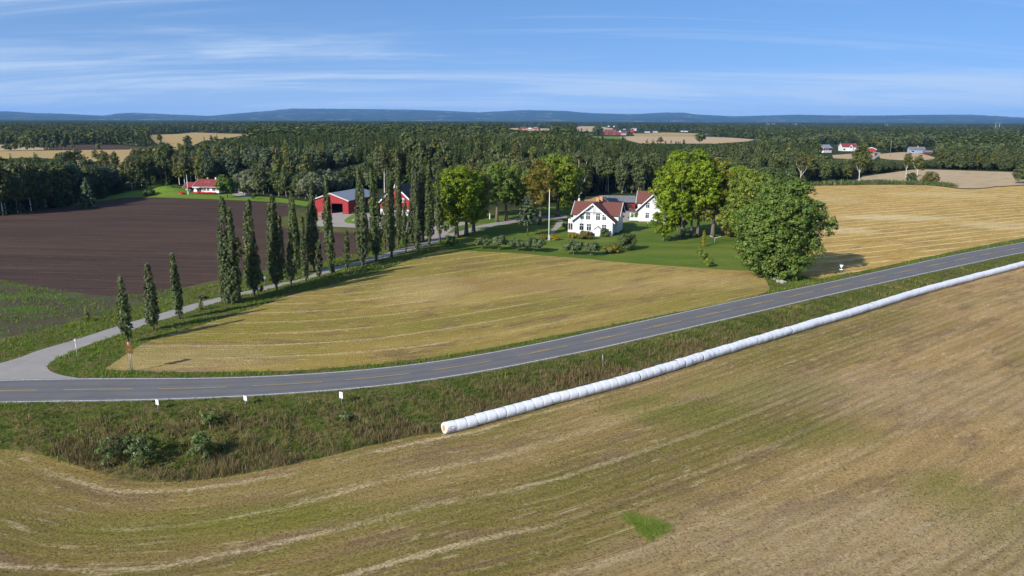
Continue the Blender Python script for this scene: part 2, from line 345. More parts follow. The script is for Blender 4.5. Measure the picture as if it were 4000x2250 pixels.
def inpoly(x,y,P):
    x=np.atleast_1d(x);y=np.atleast_1d(y);P=np.asarray([tuple(p)[:2] for p in P]);c=np.zeros(x.shape,bool);j=len(P)-1
    for i in range(len(P)):
        xi,yi=P[i];xj,yj=P[j]
        if yi!=yj: c^=((yi>y)!=(yj>y))&(x<(xj-xi)*(y-yi)/(yj-yi)+xi)
        j=i
    return c
def build_ground():
    V=[];E=[];Fs=[]
    for k in ORDER:
        p=REG[k];n=len(V);V+=[Vector(q) for q in p];E+=[(n+i,n+(i+1)%len(p)) for i in range(len(p))]
    n0=len(V)
    rg=np.random.default_rng(3)
    pts=[]
    # bank strip, fine
    X,Y=np.meshgrid(np.arange(-130,190,2.0),np.arange(20,260,2.0));X=X.ravel()+rg.uniform(-.4,.4,X.size);Y=Y.ravel()+rg.uniform(-.4,.4,Y.size)
    d,_=linedist(X,Y,_nl);m=(d>-2)&(d<22);pts.append(np.c_[X[m],Y[m]])
    X,Y=np.meshgrid(np.arange(-170,230,6.0),np.arange(10,320,6.0));X=X.ravel()+rg.uniform(-1,1,X.size);Y=Y.ravel()+rg.uniform(-1,1,Y.size)
    d,_=linedist(X,Y,_nl);m=~((d>-3)&(d<23));pts.append(np.c_[X[m],Y[m]])
    a=MOUND;t=np.meshgrid(np.arange(-20,21,2.0),np.arange(-14,15,2.0));pts.append(np.c_[t[0].ravel()+a[0]+.37,t[1].ravel()+a[1]+.41])
    r=330.0
    while r<29000:
        th=np.linspace(-1.0,1.0,int(60 if r<3000 else 40));pts.append(np.c_[np.sin(th)*r+rg.uniform(-1,1,th.size),np.cos(th)*r+rg.uniform(-1,1,th.size)]);r*=1.12
    pts.append(np.array([(-400,-60),(400,-60),(-200,0),(200,0),(0,-60),(-16000,300),(16000,300)],float))
    P=np.concatenate(pts);V+=[Vector(p) for p in P]
    ov,oe,of,_,_,orf=delaunay_2d_cdt(V,E,[],0,1e-4)
    xy=np.array([(v.x,v.y) for v in ov]);z=hgt(xy[:,0],xy[:,1])
    XYZ=np.c_[xy,z]
    T=np.array([list(f) for f in of]);cen_=XYZ[T][:,:,:2].mean(1)
    cls=np.full(len(T),-1)
    for i,k in enumerate(ORDER): cls[inpoly(cen_[:,0],cen_[:,1],REG[k])]=i
    # ensure upward normals
    a,b,c=XYZ[T[:,0]],XYZ[T[:,1]],XYZ[T[:,2]]
    cr=(b-a)[:,0]*(c-a)[:,1]-(b-a)[:,1]*(c-a)[:,0]
    T[cr<0]=T[cr<0][:,::-1]; T=T[np.abs(cr)>1e-6]; cls=cls[np.abs(cr)>1e-6]
    for ci in range(-1,len(ORDER)):
        k='ground' if ci<0 else ORDER[ci]
        t=T[cls==ci]
        if not len(t): continue
        u,inv=np.unique(t,return_inverse=True);v=XYZ[u];f=inv.reshape(-1,3)
        uv=np.zeros((len(v),3))
        if k=='foreground_field':
            d,s=linedist(v[:,0],v[:,1],fieldline[::5]);uv[:,0]=s;uv[:,1]=d
        elif k=='road':
            d,s=linedist(v[:,0],v[:,1],nearL[::3]);uv[:,0]=s;uv[:,1]=-d
        elif k=='middle_field':
            d,s=linedist(v[:,0],v[:,1],farL[::6]);uv[:,0]=s;uv[:,1]=-d
        else:
            ang={'right_field':math.atan2(farL[-1][1]-farL[-60][1],farL[-1][0]-farL[-60][0])-.12,'ploughed_field':-0.10,'lawn':.2,'pale_field':.3}.get(k,0.05)
            c_,s_=math.cos(ang),math.sin(ang);uv[:,0]=v[:,0]*c_+v[:,1]*s_;uv[:,1]=-v[:,0]*s_+v[:,1]*c_
        nm={'foreground_field':'stubble_field','middle_field':'stubble_field','right_field':'stubble_field','pale_field':'stubble_field','gap_field':'stubble_field','far_golden_field':'stubble_field','far_tan_field':'stubble_field','far_upper_field':'stubble_field','far_low_field':'stubble_field','hamlet_field':'stubble_field','hamlet_golden_field':'stubble_field','hamlet_pale_field':'stubble_field','centre_tan_field':'stubble_field','hill_field':'stubble_field','hill_pale_field':'stubble_field','far_dark_field':'ploughed_field','yard_grass':'lawn','left_lawn':'lawn','hamlet_grass':'lawn','house_gravel':'gravel_yard','left_gravel':'driveway','hill_track':'driveway','far_road':'road','garden_path':'path'}.get(k,k)
        o=mesh_np(nm,v,f,GM[k] if k in GM else GM['far_tan_field'],vec=uv,smooth_=True);tag(o,kind='structure')
# ---- ground materials
def field_mat(name,straw,base,green,lo,gA,gB,gx=None,sw=6.0,swamt=.6,grain=1.0,pale=(.48,.38,.24),brown=(.19,.125,.075),brownamt=.5,blotch=0.0,rows=0,patches=()):
    """rows: rowuv.x along, rowuv.y across (metres)."""
    m=N(name);uv=m.attr('rowuv');P=m.pos()
    n_big=m.noise(uv,(.012,.045,1),4,.6); n_mid=m.noise(uv,(.05,.35,1),4,.65,loc=(3,7,0)); n_st=m.noise(uv,(.30,1.25,1),5,.75,loc=(11,2,0),dist=.15)
    n_f=m.noise(P,(3.4,3.4,3.4),5,.85); n_ff=m.noise(uv,(4.0,9.0,1),3,.8)
    col=m.mix(m.rng(n_mid,.32,.68),base,straw)
    g=m.rng(n_big,gA,gB)
    if gx: 
        s=m.n('SeparateXYZ',{'Vector':P}); g=m.math('ADD',g,m.rng(s.outputs[0],gx[0],gx[1],gx[2],gx[3])); g=m.math('MINIMUM',m.math('MAXIMUM',g,0.0),1.0)
    g=m.math('MULTIPLY',g,m.rng(n_mid,.25,.75,.45,1.0))
    col=m.mix(g,col,green)
    br=m.math('MULTIPLY',m.rng(m.noise(uv,(.07,.24,1),5,.72,loc=(31,5,0),dist=.1),.51,.62),brownamt); col=m.mix(br,col,brown)
    # swaths of pale straw left in rows, ragged and broken
    s2=m.n('SeparateXYZ',{'Vector':uv}); wob=m.math('MULTIPLY',m.noise(uv,(.02,.05,1),2,.5),3.0)
    v_=m.math('ADD',s2.outputs[1],wob)
    bandw=m.math('SINE',m.math('MULTIPLY',v_,6.283/(sw*.5)));col=m.mix(m.math('MULTIPLY',m.rng(bandw,-.3,1),.35),col,m.mix(.5,col,green))
    w=m.math('PINGPONG',v_,sw/2);w=m.math('SUBTRACT',sw/2,w);w=m.math('ADD',w,m.math('MULTIPLY',m.math('SUBTRACT',m.noise(uv,(1.3,2.2,1),4,.8,loc=(2,8,0)),.5),2.6))
    w=m.rng(w,.50,.05);brk=m.rng(m.noise(uv,(.05,.10,1),4,.7,loc=(5,19,0)),.40,.50)
    w=m.math('MULTIPLY',m.math('MULTIPLY',w,brk),swamt);w=m.math('MULTIPLY',w,m.rng(n_f,.2,.6))
    if gx: w=m.math('MULTIPLY',w,m.rng(m.n('SeparateXYZ',{'Vector':P}).outputs[0],-5,18,1.0,.35))
    col=m.mix(w,col,pale)
    st=m.math('MULTIPLY',m.rng(n_st,.55,.68),.6*swamt+.1); col=m.mix(st,col,pale)
    for (cx,cy,rx,ry,pc,am) in patches:
        dx=m.math('DIVIDE',m.math('SUBTRACT',m.n('SeparateXYZ',{'Vector':P}).outputs[0],cx),rx);dy=m.math('DIVIDE',m.math('SUBTRACT',m.n('SeparateXYZ',{'Vector':P}).outputs[1],cy),ry)
        r_=m.math('ADD',m.math('MULTIPLY',dx,dx),m.math('MULTIPLY',dy,dy));r_=m.math('ADD',r_,m.math('MULTIPLY',m.math('SUBTRACT',n_mid,.5),2.5))
        col=m.mix(m.math('MULTIPLY',m.math('MULTIPLY',m.rng(r_,1.1,.2),m.rng(n_st,.25,.6)),am),col,pc)
    if blotch:
        bb=m.math('MULTIPLY',m.rng(m.noise(uv,(.06,.3,1),4,.6,loc=(71,15,0)),.66,.74),blotch);col=m.mix(bb,col,(.10,.085,.09))
    gr=m.math('ADD',m.math('MULTIPLY',m.rng(n_f,.36,.64),.55),m.math('MULTIPLY',m.rng(n_ff,.32,.68),.55))
    col=m.mix(1.0,col,m.ramp(gr,[(0.15,(max(.10,1-.70*grain),)*3),(.5,(.86,)*3),(.85,(1.06,)*3)]),'MULTIPLY')
    if rows:
        rw=m.math('SINE',m.math('MULTIPLY',m.math('ADD',s2.outputs[1],m.math('MULTIPLY',n_mid,.5)),6.283/rows));gr=m.math('ADD',gr,m.math('MULTIPLY',rw,.08));col=m.mix(m.math('MULTIPLY',m.math('MULTIPLY',m.rng(rw,-.1,-.9),m.rng(n_big,.35,.55)),.38),col,(.14,.09,.05))
    m.bsdf(col,.95,m.bump(gr,.16*grain,1.0),.1);return m.m
GM={}
GM['foreground_field']=field_mat('foreground_stubble',(.70,.475,.215),(.50,.315,.130),(.228,.218,.034),0,.43,.58,gx=(-42,60,.80,-.12),sw=6.5,swamt=1.0,grain=1.25,pale=(.84,.66,.40),brown=(.32,.205,.115),brownamt=.72,blotch=.6,rows=1.25,patches=[(*Gf(2650,1560),9,5,(.22,.26,.03),.8),(*Gf(3000,1480),12,5,(.24,.27,.03),.7),(*Gf(3150,1650),9,4,(.22,.26,.03),.6),(*Gf(3850,1950),6,9,(.20,.26,.03),.6),(*Gf(3500,2100),22,10,(.70,.53,.32),.55),(*Gf(3600,1500),25,10,(.62,.46,.27),.5),(*Gf(1000,1900),20,3,(.24,.27,.02),.6)])
GM['middle_field']=field_mat('golden_stubble',(.56,.395,.130),(.40,.265,.075),(.275,.255,.035),0,.40,.60,gx=(-60,25,.45,.0),rows=.9,patches=[(*Gf(1900,1110),20,9,(.36,.235,.09),.85),(*Gf(2350,1120),18,8,(.50,.35,.14),.6),(*Gf(1650,1130),10,14,(.62,.47,.20),.6),(*Gf(2800,1100),14,8,(.64,.46,.19),.6),(*Gf(700,1400),16,7,(.60,.45,.24),.5)],sw=6,swamt=.7,grain=.8,pale=(.80,.63,.33),brown=(.27,.165,.085),brownamt=.85)
GM['right_field']=field_mat('tan_stubble',(.62,.415,.125),(.48,.295,.075),(.34,.26,.06),0,.5,.75,sw=5,swamt=1.3,grain=.8,pale=(.86,.70,.40),brown=(.36,.215,.075),brownamt=.85,patches=[(*Gf(3500,850),22,9,(.84,.68,.40),.75),(*Gf(3300,900),10,8,(.82,.66,.38),.7),(*Gf(3700,760),30,14,(.72,.56,.30),.5),(*Gf(3250,780),14,14,(.66,.50,.26),.5),(*Gf(3900,880),14,12,(.80,.64,.36),.6)])
GM['pale_field']=field_mat('pale_stubble',(.50,.385,.24),(.44,.325,.20),(.36,.28,.15),0,.6,.8,swamt=.1,grain=.4)
GM['far_golden_field']=field_mat('far_gold',(.44,.32,.13),(.36,.25,.10),(.30,.24,.09),0,.55,.8,swamt=.4,grain=.3)
for k in ('gap_field','far_upper_field','far_low_field','hamlet_golden_field'): GM[k]=GM['far_golden_field']
GM['far_tan_field']=field_mat('far_tan',(.48,.36,.22),(.42,.30,.17),(.38,.28,.15),0,.6,.8,swamt=.1,grain=.2)
def simple(name,cols,scale=(1,1,1),fine=(6,6,6),bumpd=.03,rough=.95,detail=5,space='pos'):
    m=N(name);v=m.pos() if space=='pos' else m.attr('rowuv')
    a=m.noise(v,scale,detail,.65);b=m.noise(v,fine,3,.75,loc=(4,2,1))
    col=m.ramp(a,[(.3,cols[0]),(.5,cols[1]),(.7,cols[2])]);col=m.mix(1.0,col,m.ramp(b,[(.25,(.6,)*3),(.6,(1,)*3)]),'MULTIPLY')
    m.bsdf(col,rough,m.bump(b,bumpd),.1);return m.m
GM['ploughed_field']=None
def plough():
    m=N('ploughed_soil');uv=m.attr('rowuv')
    a=m.noise(uv,(.02,.9,1),5,.7);b=m.noise(uv,(.012,.05,1),3,.6,loc=(3,3,0));c=m.noise(uv,(.18,2.6,1),4,.75,loc=(8,1,0));f=m.noise(uv,(3,5,1),3,.8)
    col=m.ramp(a,[(.3,(.032,.020,.017)),(.5,(.060,.040,.034)),(.7,(.105,.074,.060))]);col=m.mix(m.rng(b,.35,.7,0,.5),col,(.120,.072,.050))
    col=m.mix(m.math('MULTIPLY',m.rng(c,.60,.70),.6),col,(.30,.22,.15))
    col=m.mix(1.0,col,m.ramp(f,[(.3,(.6,)*3),(.65,(1.1,)*3)]),'MULTIPLY')
    s=m.n('SeparateXYZ',{'Vector':uv});w=m.math('SINE',m.math('MULTIPLY',s.outputs[1],2.6))
    m.bsdf(col,.95,m.bump(m.math('ADD',m.math('MULTIPLY',w,.12),m.math('ADD',f,a)),.10),.05);return m.m
GM['ploughed_field']=GM['far_dark_field']=plough()
GM['weedy_field']=simple('weedy_soil',[(.060,.120,.014),(.075,.054,.042),(.080,.165,.014)],(.06,.12,1),(3.5,4.5,4),.06)
GM['lawn']=simple('mown_lawn',[(.055,.108,.012),(.092,.142,.018),(.170,.170,.034)],(.05,.11,1),(2.2,5,3),.02)
for k in ('left_lawn','yard_grass','hamlet_grass'): GM[k]=simple('lawn_'+k,[(.080,.150,.016),(.125,.200,.024),(.16,.20,.035)],(.08,.2,1),(2,4,3),.02)
GM['gravel_yard']=simple('yard_gravel',[(.25,.22,.20),(.34,.31,.285),(.27,.235,.20)],(.12,.3,1),(4,4,4),.01)
GM['house_gravel']=GM['garden_path']=GM['left_gravel']=GM['hill_track']=GM['gravel_yard']
def driveway_mat():
    m=N('driveway_tarmac_and_dust');v=m.pos();a=m.noise(v,.35,5,.7);b=m.noise(v,9,3,.7)
    col=m.ramp(a,[(.3,(.20,.187,.178)),(.7,(.275,.258,.245))]);col=m.mix(.35,col,m.ramp(b,[(.3,(.17,.16,.15)),(.7,(.40,.38,.36))]))
    m.bsdf(col,.9,m.bump(b,.01),.2);return m.m
GM['driveway']=driveway_mat();GM['far_road']=GM['driveway']
def road_mat():
    m=N('asphalt');v=m.pos();uv=m.attr('rowuv');a=m.noise(v,.25,5,.7);b=m.noise(v,14,3,.7)
    d=m.noise(v,(.5,.5,.5),4,.75,loc=(9,1,0))
    col=m.ramp(a,[(.3,(.105,.104,.108)),(.7,(.142,.140,.145))]);col=m.mix(.3,col,m.ramp(b,[(.3,(.05,.05,.052)),(.7,(.17,.167,.17))]))
    col=m.mix(m.math('MULTIPLY',m.rng(d,.66,.74),.45),col,(.07,.07,.07))
    s=m.n('SeparateXYZ',{'Vector':uv});wt=m.math('SINE',m.math('MULTIPLY',m.math('ADD',s.outputs[1],-.55),6.283/1.85));st=m.noise(uv,(.03,2.2,1),4,.7)
    col=m.mix(m.math('MULTIPLY',m.rng(wt,.2,1),.28),col,(.065,.064,.067));col=m.mix(m.math('MULTIPLY',m.rng(st,.5,.7),.35),col,(.165,.162,.16))
    col=m.mix(m.rng(m.math('ADD',s.outputs[1],m.math('MULTIPLY',b,.5)),.18,-.1),col,(.21,.19,.165))
    m.bsdf(col,.85,m.bump(b,.006),.25);return m.m
GM['road']=road_mat()
def ground_mat():
    m=N('rough_grass_and_forest_floor');v=m.pos();s=m.n('SeparateXYZ',{'Vector':v})
    a=m.noise(v,(.10,.10,.10),5,.7);b=m.noise(v,(2.2,3,2),4,.75);c=m.noise(v,.45,4,.7,loc=(4,4,0))
    g=m.ramp(a,[(.3,(.060,.082,.016)),(.52,(.095,.115,.026)),(.72,(.14,.145,.045))]);g=m.mix(m.math('MULTIPLY',m.rng(c,.46,.60),.75),g,(.17,.12,.06))
    ff=m.ramp(c,[(.35,(.022,.032,.012)),(.6,(.05,.06,.022)),(.8,(.09,.08,.03))])
    col=m.mix(m.rng(s.outputs[1],240,275),g,ff);col=m.mix(1.0,col,m.ramp(b,[(.3,(.55,)*3),(.65,(1,)*3)]),'MULTIPLY')
    m.bsdf(col,.95,m.bump(b,.12),.05);return m.m
GM['ground']=ground_mat()
build_ground()
# ------------------------------------------------------------------ road markings (sheets lying on the asphalt)
def strip(name,line,w,mat,parent=None,dz=.02,breaks=None):
    L=np.asarray(line);T=np.gradient(L,axis=0);T/=np.linalg.norm(T,axis=1)[:,None];Nn=np.c_[-T[:,1],T[:,0]]
    A=L-Nn*w/2;B=L+Nn*w/2;V=[];F=[]
    for i in range(len(L)): 
        V+= [(A[i][0],A[i][1],dz),(B[i][0],B[i][1],dz)]
        if i and (breaks is None or breaks[i]): F.append((2*i-2,2*i,2*i+1,2*i-1))
    return V,F
mw=N('road_paint_white');_a=mw.noise(mw.pos(),3,4,.7);mw.bsdf(mw.mix(mw.rng(_a,.35,.6),(.33,.33,.34),(.62,.62,.64)),.7)
my=N('road_paint_yellow');_a=my.noise(my.pos(),3,4,.7);my.bsdf(my.mix(my.rng(_a,.35,.6),(.30,.21,.09),(.50,.31,.08)),.7)
_cut=lambda L:L[(np.array([PX((p[0],p[1],0))[0] for p in L])>-400)]
for L in (_cut(nearL),_cut(farL)):
    V,F=strip('x',resamp(L,400),.17,mw);tag(mesh_np('road_marking',V,F,mw.m),kind='structure')
# dashed centre line: long thin warning dashes, doubled on the right half
cen=resamp((resamp(nearL,400)+resamp(farL,400))/2,2400)
cpx=np.array([PX((p[0],p[1],0))[0] for p in cen])
dash=[(-150,155),(246,522),(617,885),(987,1265),(1346,1607),(1690,1925),(2018,2224),(2276,2452),(2510,2665),(2716,2860),(2901,3028),(3067,3181),(3217,3333),(3365,3465),(3495,3587),(3614,3700),(3728,3807),(3831,3905),(3927,3994),(4020,4080)]
for a,b in dash:
    m=(cpx>a)&(cpx<b);
    if m.sum()<3: continue
    L=cen[m][::max(1,m.sum()//24)]
    V,F=strip('x',L,.13,my);tag(mesh_np('road_marking',V,F,my.m),kind='structure')
    if a>2000:
        q=len(L);L2=offset(L,.22)[int(q*.3):int(q*.62)+1]
        if len(L2)>2: V,F=strip('x',L2,.13,my,dz=.024);tag(mesh_np('road_marking',V,F,my.m),kind='structure')
# ------------------------------------------------------------------ far hills
hp=[(-900,440),(-400,442),(0,437),(80,436),(190,443),(260,444),(350,448),(440,452),(500,444),(550,441),(640,445),(760,450),(842,453),(950,444),(1100,432),(1165,426),(1300,427),(1400,427.5),(1600,430),(1750,434.5),(1870,440),(1960,436),(2040,431.6),(2150,433.5),(2200,435),(2300,443),(2440,447),(2520,444),(2575,440.6),(2650,441),(2700,448),(2850,455),(3000,451),(3080,449),(3250,452),(3400,452),(3600,449),(3750,449),(3880,456),(3960,460),(4000,458),(4400,455),(4900,450)]
def hills():
    hx=np.array([p[0] for p in hp],float);hy=np.array([p[1] for p in hp],float)
    az=np.arctan((hx-2000)/FPX);el=np.array([(HZ(x)-y) for x,y in hp])/FPX*np.cos(az)
    A=np.linspace(az[0],az[-1],700);E=np.interp(A,az,el)
    R=np.r_[np.linspace(13000,21500,30),np.linspace(22500,28500,8)];V=[];rg=np.random.default_rng(5)
    prof=np.interp(R,[13000,15000,17500,19800,21500,23500,28500],[0,.12,.45,.85,1.0,.8,.2])
    bumps=np.cumsum(rg.normal(0,1,(len(R),len(A))),axis=1);
    for i in range(len(R)):
        b=bumps[i];b=b-np.linspace(b[0],b[-1],len(b));k=np.hanning(61);k/=k.sum();b1=np.convolve(b,k,'same');b1/=np.abs(b1).max()+1e-6
        fine=rg.normal(0,1,len(A))
        top=CH+E*21500
        z=prof[i]*top*(1+.0*b1)+ (b1*26*(1-abs(2*prof[i]-1)))+fine*2.0-2
        if R[i]>21500: z=np.minimum(z,CH+E*21500-8)
        V.append(np.c_[np.sin(A)*R[i],np.cos(A)*R[i],z])
    V=np.concatenate(V);n=len(A);i,j=np.meshgrid(np.arange(len(R)-1),np.arange(n-1),indexing='ij');a=(i*n+j).ravel()
    F=np.c_[a,a+1,a+n+1,a+n]
    m=N('wooded_hills');v=m.pos();s=m.noise(v,(.0005,.0005,.004),6,.65);f=m.noise(v,(.007,.007,.02),3,.8);cl=m.noise(v,(.003,.0011,.02),4,.6,loc=(4,9,2))
    col=m.ramp(s,[(.35,(.012,.026,.014)),(.6,(.034,.054,.024))]);col=m.mix(m.math('MULTIPLY',m.rng(cl,.58,.65),.8),col,(.26,.24,.15));col=m.mix(1.0,col,m.ramp(f,[(.3,(.5,)*3),(.6,(1,)*3)]),'MULTIPLY')
    m.bsdf(col,.95,m.bump(f,40,.7),.05)
    tag(mesh_np('hills',V,F,m.m,smooth_=False),kind='structure')
hills()
# ------------------------------------------------------------------ vegetation
def unit(rg,n):
    v=rg.normal(0,1,(n,3));return v/np.linalg.norm(v,axis=1)[:,None]
def nrm(v): return v/(np.linalg.norm(v,axis=1)[:,None]+1e-9)
def quads(P,Nn,size,rg,asp=1.35):
    n=len(P);t=np.cross(Nn,unit(rg,n));t=nrm(t);b=np.cross(Nn,t)
    s=(size*rg.uniform(.65,1.3,n))[:,None] if np.ndim(size)==0 else (size*rg.uniform(.65,1.3,n))[:,None]
    t=t*s*.5*asp;b=b*s*.5
    V=np.stack([P-t,P-b*.9,P+t,P+b*.9],1).reshape(-1,3)
    F=np.arange(4*n).reshape(n,4);return V,F
def clumped(rg,lobes,csz,per,leaf_,zmin=None,upb=.25,cover=1.0,inner=.25):
    """lobes (n,6) ellipsoids; leaf clumps over their surfaces, leaves over each clump"""
    Ps=[];Ns=[];Ts=[]
    ctr=lobes[:,:3].mean(0)
    for L in lobes:
        c,r=L[:3],L[3:]
        area=4*math.pi*((r[0]*r[1])**1.6/3+(r[0]*r[2])**1.6/3+(r[1]*r[2])**1.6/3)**(1/1.6)
        k=max(5,int(cover*area/(csz*csz*1.9)))
        u=unit(rg,k);o=nrm((c-ctr)[None]*np.ones((k,1))+1e-3);u=nrm(u+.25*o+np.array([0,0,upb]))
        cc=c+u*r*rg.uniform(.78,1.08,k)[:,None]
        # a share of clumps inside the lobe
        ki=int(k*inner);cc[:ki]=c+unit(rg,ki)*r*rg.uniform(.2,.7,ki)[:,None]
        ct=np.clip(rg.normal(.45,.2,k),0,1)
        d=unit(rg,k*per)
        pos=np.repeat(cc,per,0)+d*csz*rg.uniform(.35,1.0,k*per)[:,None]*np.array([1,1,.75])
        nn=nrm(d+.7*np.repeat(u,per,0)+np.array([0,0,.35])+rg.normal(0,.35,(k*per,3)))
        Ps.append(pos);Ns.append(nn);Ts.append(np.clip(np.repeat(ct,per)+rg.normal(0,.10,k*per),0,1))
    P=np.concatenate(Ps);Nn=np.concatenate(Ns);T=np.concatenate(Ts)
    if zmin is not None:
        m=P[:,2]>zmin;P,Nn,T=P[m],Nn[m],T[m]
    V,F=quads(P,Nn,leaf_,rg);return V,F,T
def sub_lobes(rg,c,r,n,f=.42,zb=.15,low=-.75,full=0):
    """n lobes spread over a big ellipsoid centre c radii r"""
    i=np.arange(n)+.5;ph=np.arccos(1-2*i/n);th=math.pi*(1+5**.5)*i+rg.uniform(0,6)
    u=np.c_[np.cos(th)*np.sin(ph),np.sin(th)*np.sin(ph),np.cos(ph)];u=u[u[:,2]>low]
    if full: u=np.sign(u)*np.abs(u)**full
    c=np.array(c);r=np.array(r);k=len(u)
    s=rg.uniform(.7,1.3,k)
    out=np.c_[c+u*r*(1-f*.85)*rg.uniform(.76,1.2,k)[:,None],np.outer(s*f,[r[:2].mean()]*2),s*f*.85*(r[2]+r[:2].mean())/2]
    core=np.r_[c,r*.55][None]
    return np.r_[out,core]
def trunk_mb(rg,H,r0,limbs,top=None,lean=0.0,n=7):
    mb=MB();k=5;pts=[];rad=[]
    for i in range(k):
        t=i/(k-1);pts.append((lean*t*H+rg.normal(0,.012)*H*t,rg.normal(0,.012)*H*t,H*t-.1*(i==0)));rad.append(r0*(1-.62*t)*(1.35 if i==0 else 1))
    mb.tube(pts,rad,n)
    for L in limbs:
        z0=rg.uniform(.45,.95)*H;a=Vector((lean*z0,0,z0));b=Vector(L);m=(a+b)/2+Vector((0,0,-.08*(b-a).length))
        mb.tube([a,m,b],[r0*.42,r0*.28,r0*.10],5,False)
    return mb
SHEAR=None
def place(root,p,rz=0.0): root.location=p;root.rotation_euler=(0,0,rz)
def broad(name,px,py,toppy,wpx,mat,label,cat_='tree',group=None,barkm='bark',th=None,leaf_=.36,nl=14,seed=0,cs=.85,per=15,low=-.75,dx=0.0,depth=1.0,f=None,cover=1.0,toppx=None,extra=None,inner=.25,base=None):
    """tree standing at image point (px,py) of the ground; height and width measured in the photograph"""
    rg=np.random.default_rng(seed+101);p=G(px,py) if base is None else base
    dist=(Vector(p)-Vector(CAM)); w=dist.dot(Vector(_F)); k=w/FPX
    # height: find z so the top projects at toppy
    H=1.0
    for _ in range(12):
        y=PX((p.x,p.y,p.z+H))[1];H+= (y-toppy)*k*.98
    W=wpx*k;th=th if th is not None else H*.16
    cx=dx*k
    big=nl>=12 and f is None
    lob=sub_lobes(rg,(cx,0,(H+th)/2),(W/2,W/2*depth,(H-th)/2),int(nl*1.7) if big else nl,low=low,f=f or (.29 if big else .40),full=.78 if big else 0)
    if big: leaf_=leaf_*.78;per=int(per*1.3);cs=cs*.85;cover=cover*.82;inner=.16
    if extra:
        for e in extra: lob=np.r_[lob,np.array([[e[0]*k,e[1]*k,e[2]*k,e[3]*k,e[3]*k,e[4]*k]])]
    V,F,T=clumped(rg,lob,cs,per,leaf_,zmin=.05,cover=cover,inner=inner)
    root=empty(name,p,0,label,cat_,group)
    mesh_np('crown',V,F,MT[mat],root,T)
    lim=[tuple(l[:3]) for l in lob[:-1][::2]]
    trunk_mb(rg,th+(H-th)*.45,max(.12,.028*H),lim).build('trunk',MT[barkm],root,True)
    return root
def poplar(px,py,tx,ty,wpx,label,mat='poplar',seed=0,lobes=3,th=.07,group='poplars along the driveway',extra=None,cat_='poplar'):
    rg=np.random.default_rng(seed+300);p=G(px,py);w=(p-Vector(CAM)).dot(Vector(_F));k=w/FPX
    H=1.0
    for _ in range(12):
        y=PX((p.x,p.y,p.z+H))[1];H+=(y-ty)*k*.98
    vx=PX((p.x,p.y,p.z+H))[0];lean=(tx-vx)*k/H
    W=wpx*k*1.1;z0=H*th;Ps=[];Ns=[];Ts=[]
    cols=[(0,0,z0,H,W*.40,0)]
    for i in range(lobes):
        a=rg.uniform(0,6.28);top=H*rg.uniform(.55,.93);cols.append((math.cos(a)*W*.2,math.sin(a)*W*.2,z0+rg.uniform(0,.08)*H,top,W*rg.uniform(.24,.34),rg.uniform(-.01,.01)))
    for e in (extra or []): cols.append((e[0]*k,e[1]*k,e[2]*H,e[3]*H,e[4]*k,e[5]))
    leafs=.30 if H>6 else .18
    for (cx,cy,a,b,r,ln) in cols:
        L=b-a;n=int(2*math.pi*r*L*.75/(.23));n=max(n,24)
        t=rg.uniform(0,1,n)**.92
        prof=np.where(t<.22,.45+.55*(t/.22)**.7,1-.80*((t-.22)/.78)**1.35)
        # knobbly vertical bundles
        th_=rg.uniform(0,6.283,n);kn=1+.18*np.sin(th_*3+t*9+rg.uniform(0,6))+.13*np.sin(t*31+th_*2)
        rr=r*prof*kn
        cz=a+t*L
        cc=np.c_[cx+np.cos(th_)*rr*.85,cy+np.sin(th_)*rr*.85,cz]
        kp=(np.sin(t*rg.uniform(11,19)+rg.uniform(0,6))+np.sin(th_*2+t*5+rg.uniform(0,6))>-1.25);cc=cc[kp];th_=th_[kp];n=len(cc)
        per=7;ct=np.clip(rg.normal(.45,.2,n),0,1);d=unit(rg,n*per)
        pos=np.repeat(cc,per,0)+d*np.array([.26,.26,.46])*rg.uniform(.3,1,(n*per,1))
        out=np.c_[np.cos(th_),np.sin(th_),np.full(n,.25)]
        nn=nrm(d*.8+np.repeat(out,per,0)*.9+rg.normal(0,.4,(n*per,3)))
        Ps.append(pos);Ns.append(nn);Ts.append(np.clip(np.repeat(ct,per)+rg.normal(0,.1,n*per),0,1))
    P=np.concatenate(Ps);Nn=np.concatenate(Ns);T=np.concatenate(Ts)
    P[:,0]+=P[:,2]*lean
    V,F=quads(P,Nn,leafs,rg,1.3)
    root=empty('poplar' if cat_=='poplar' else 'sapling',p,0,label,cat_,group)
    mesh_np('crown',V,F,MT[mat],root,T)
    MB().tube([(0,0,-.1),(lean*H*.3,0,H*.3),(lean*H*.9,0,H*.9)],[max(.05,H*.016),H*.011,.03],7).build('trunk',MT['bark'],root,True)
    return root
PG='poplars along the driveway'
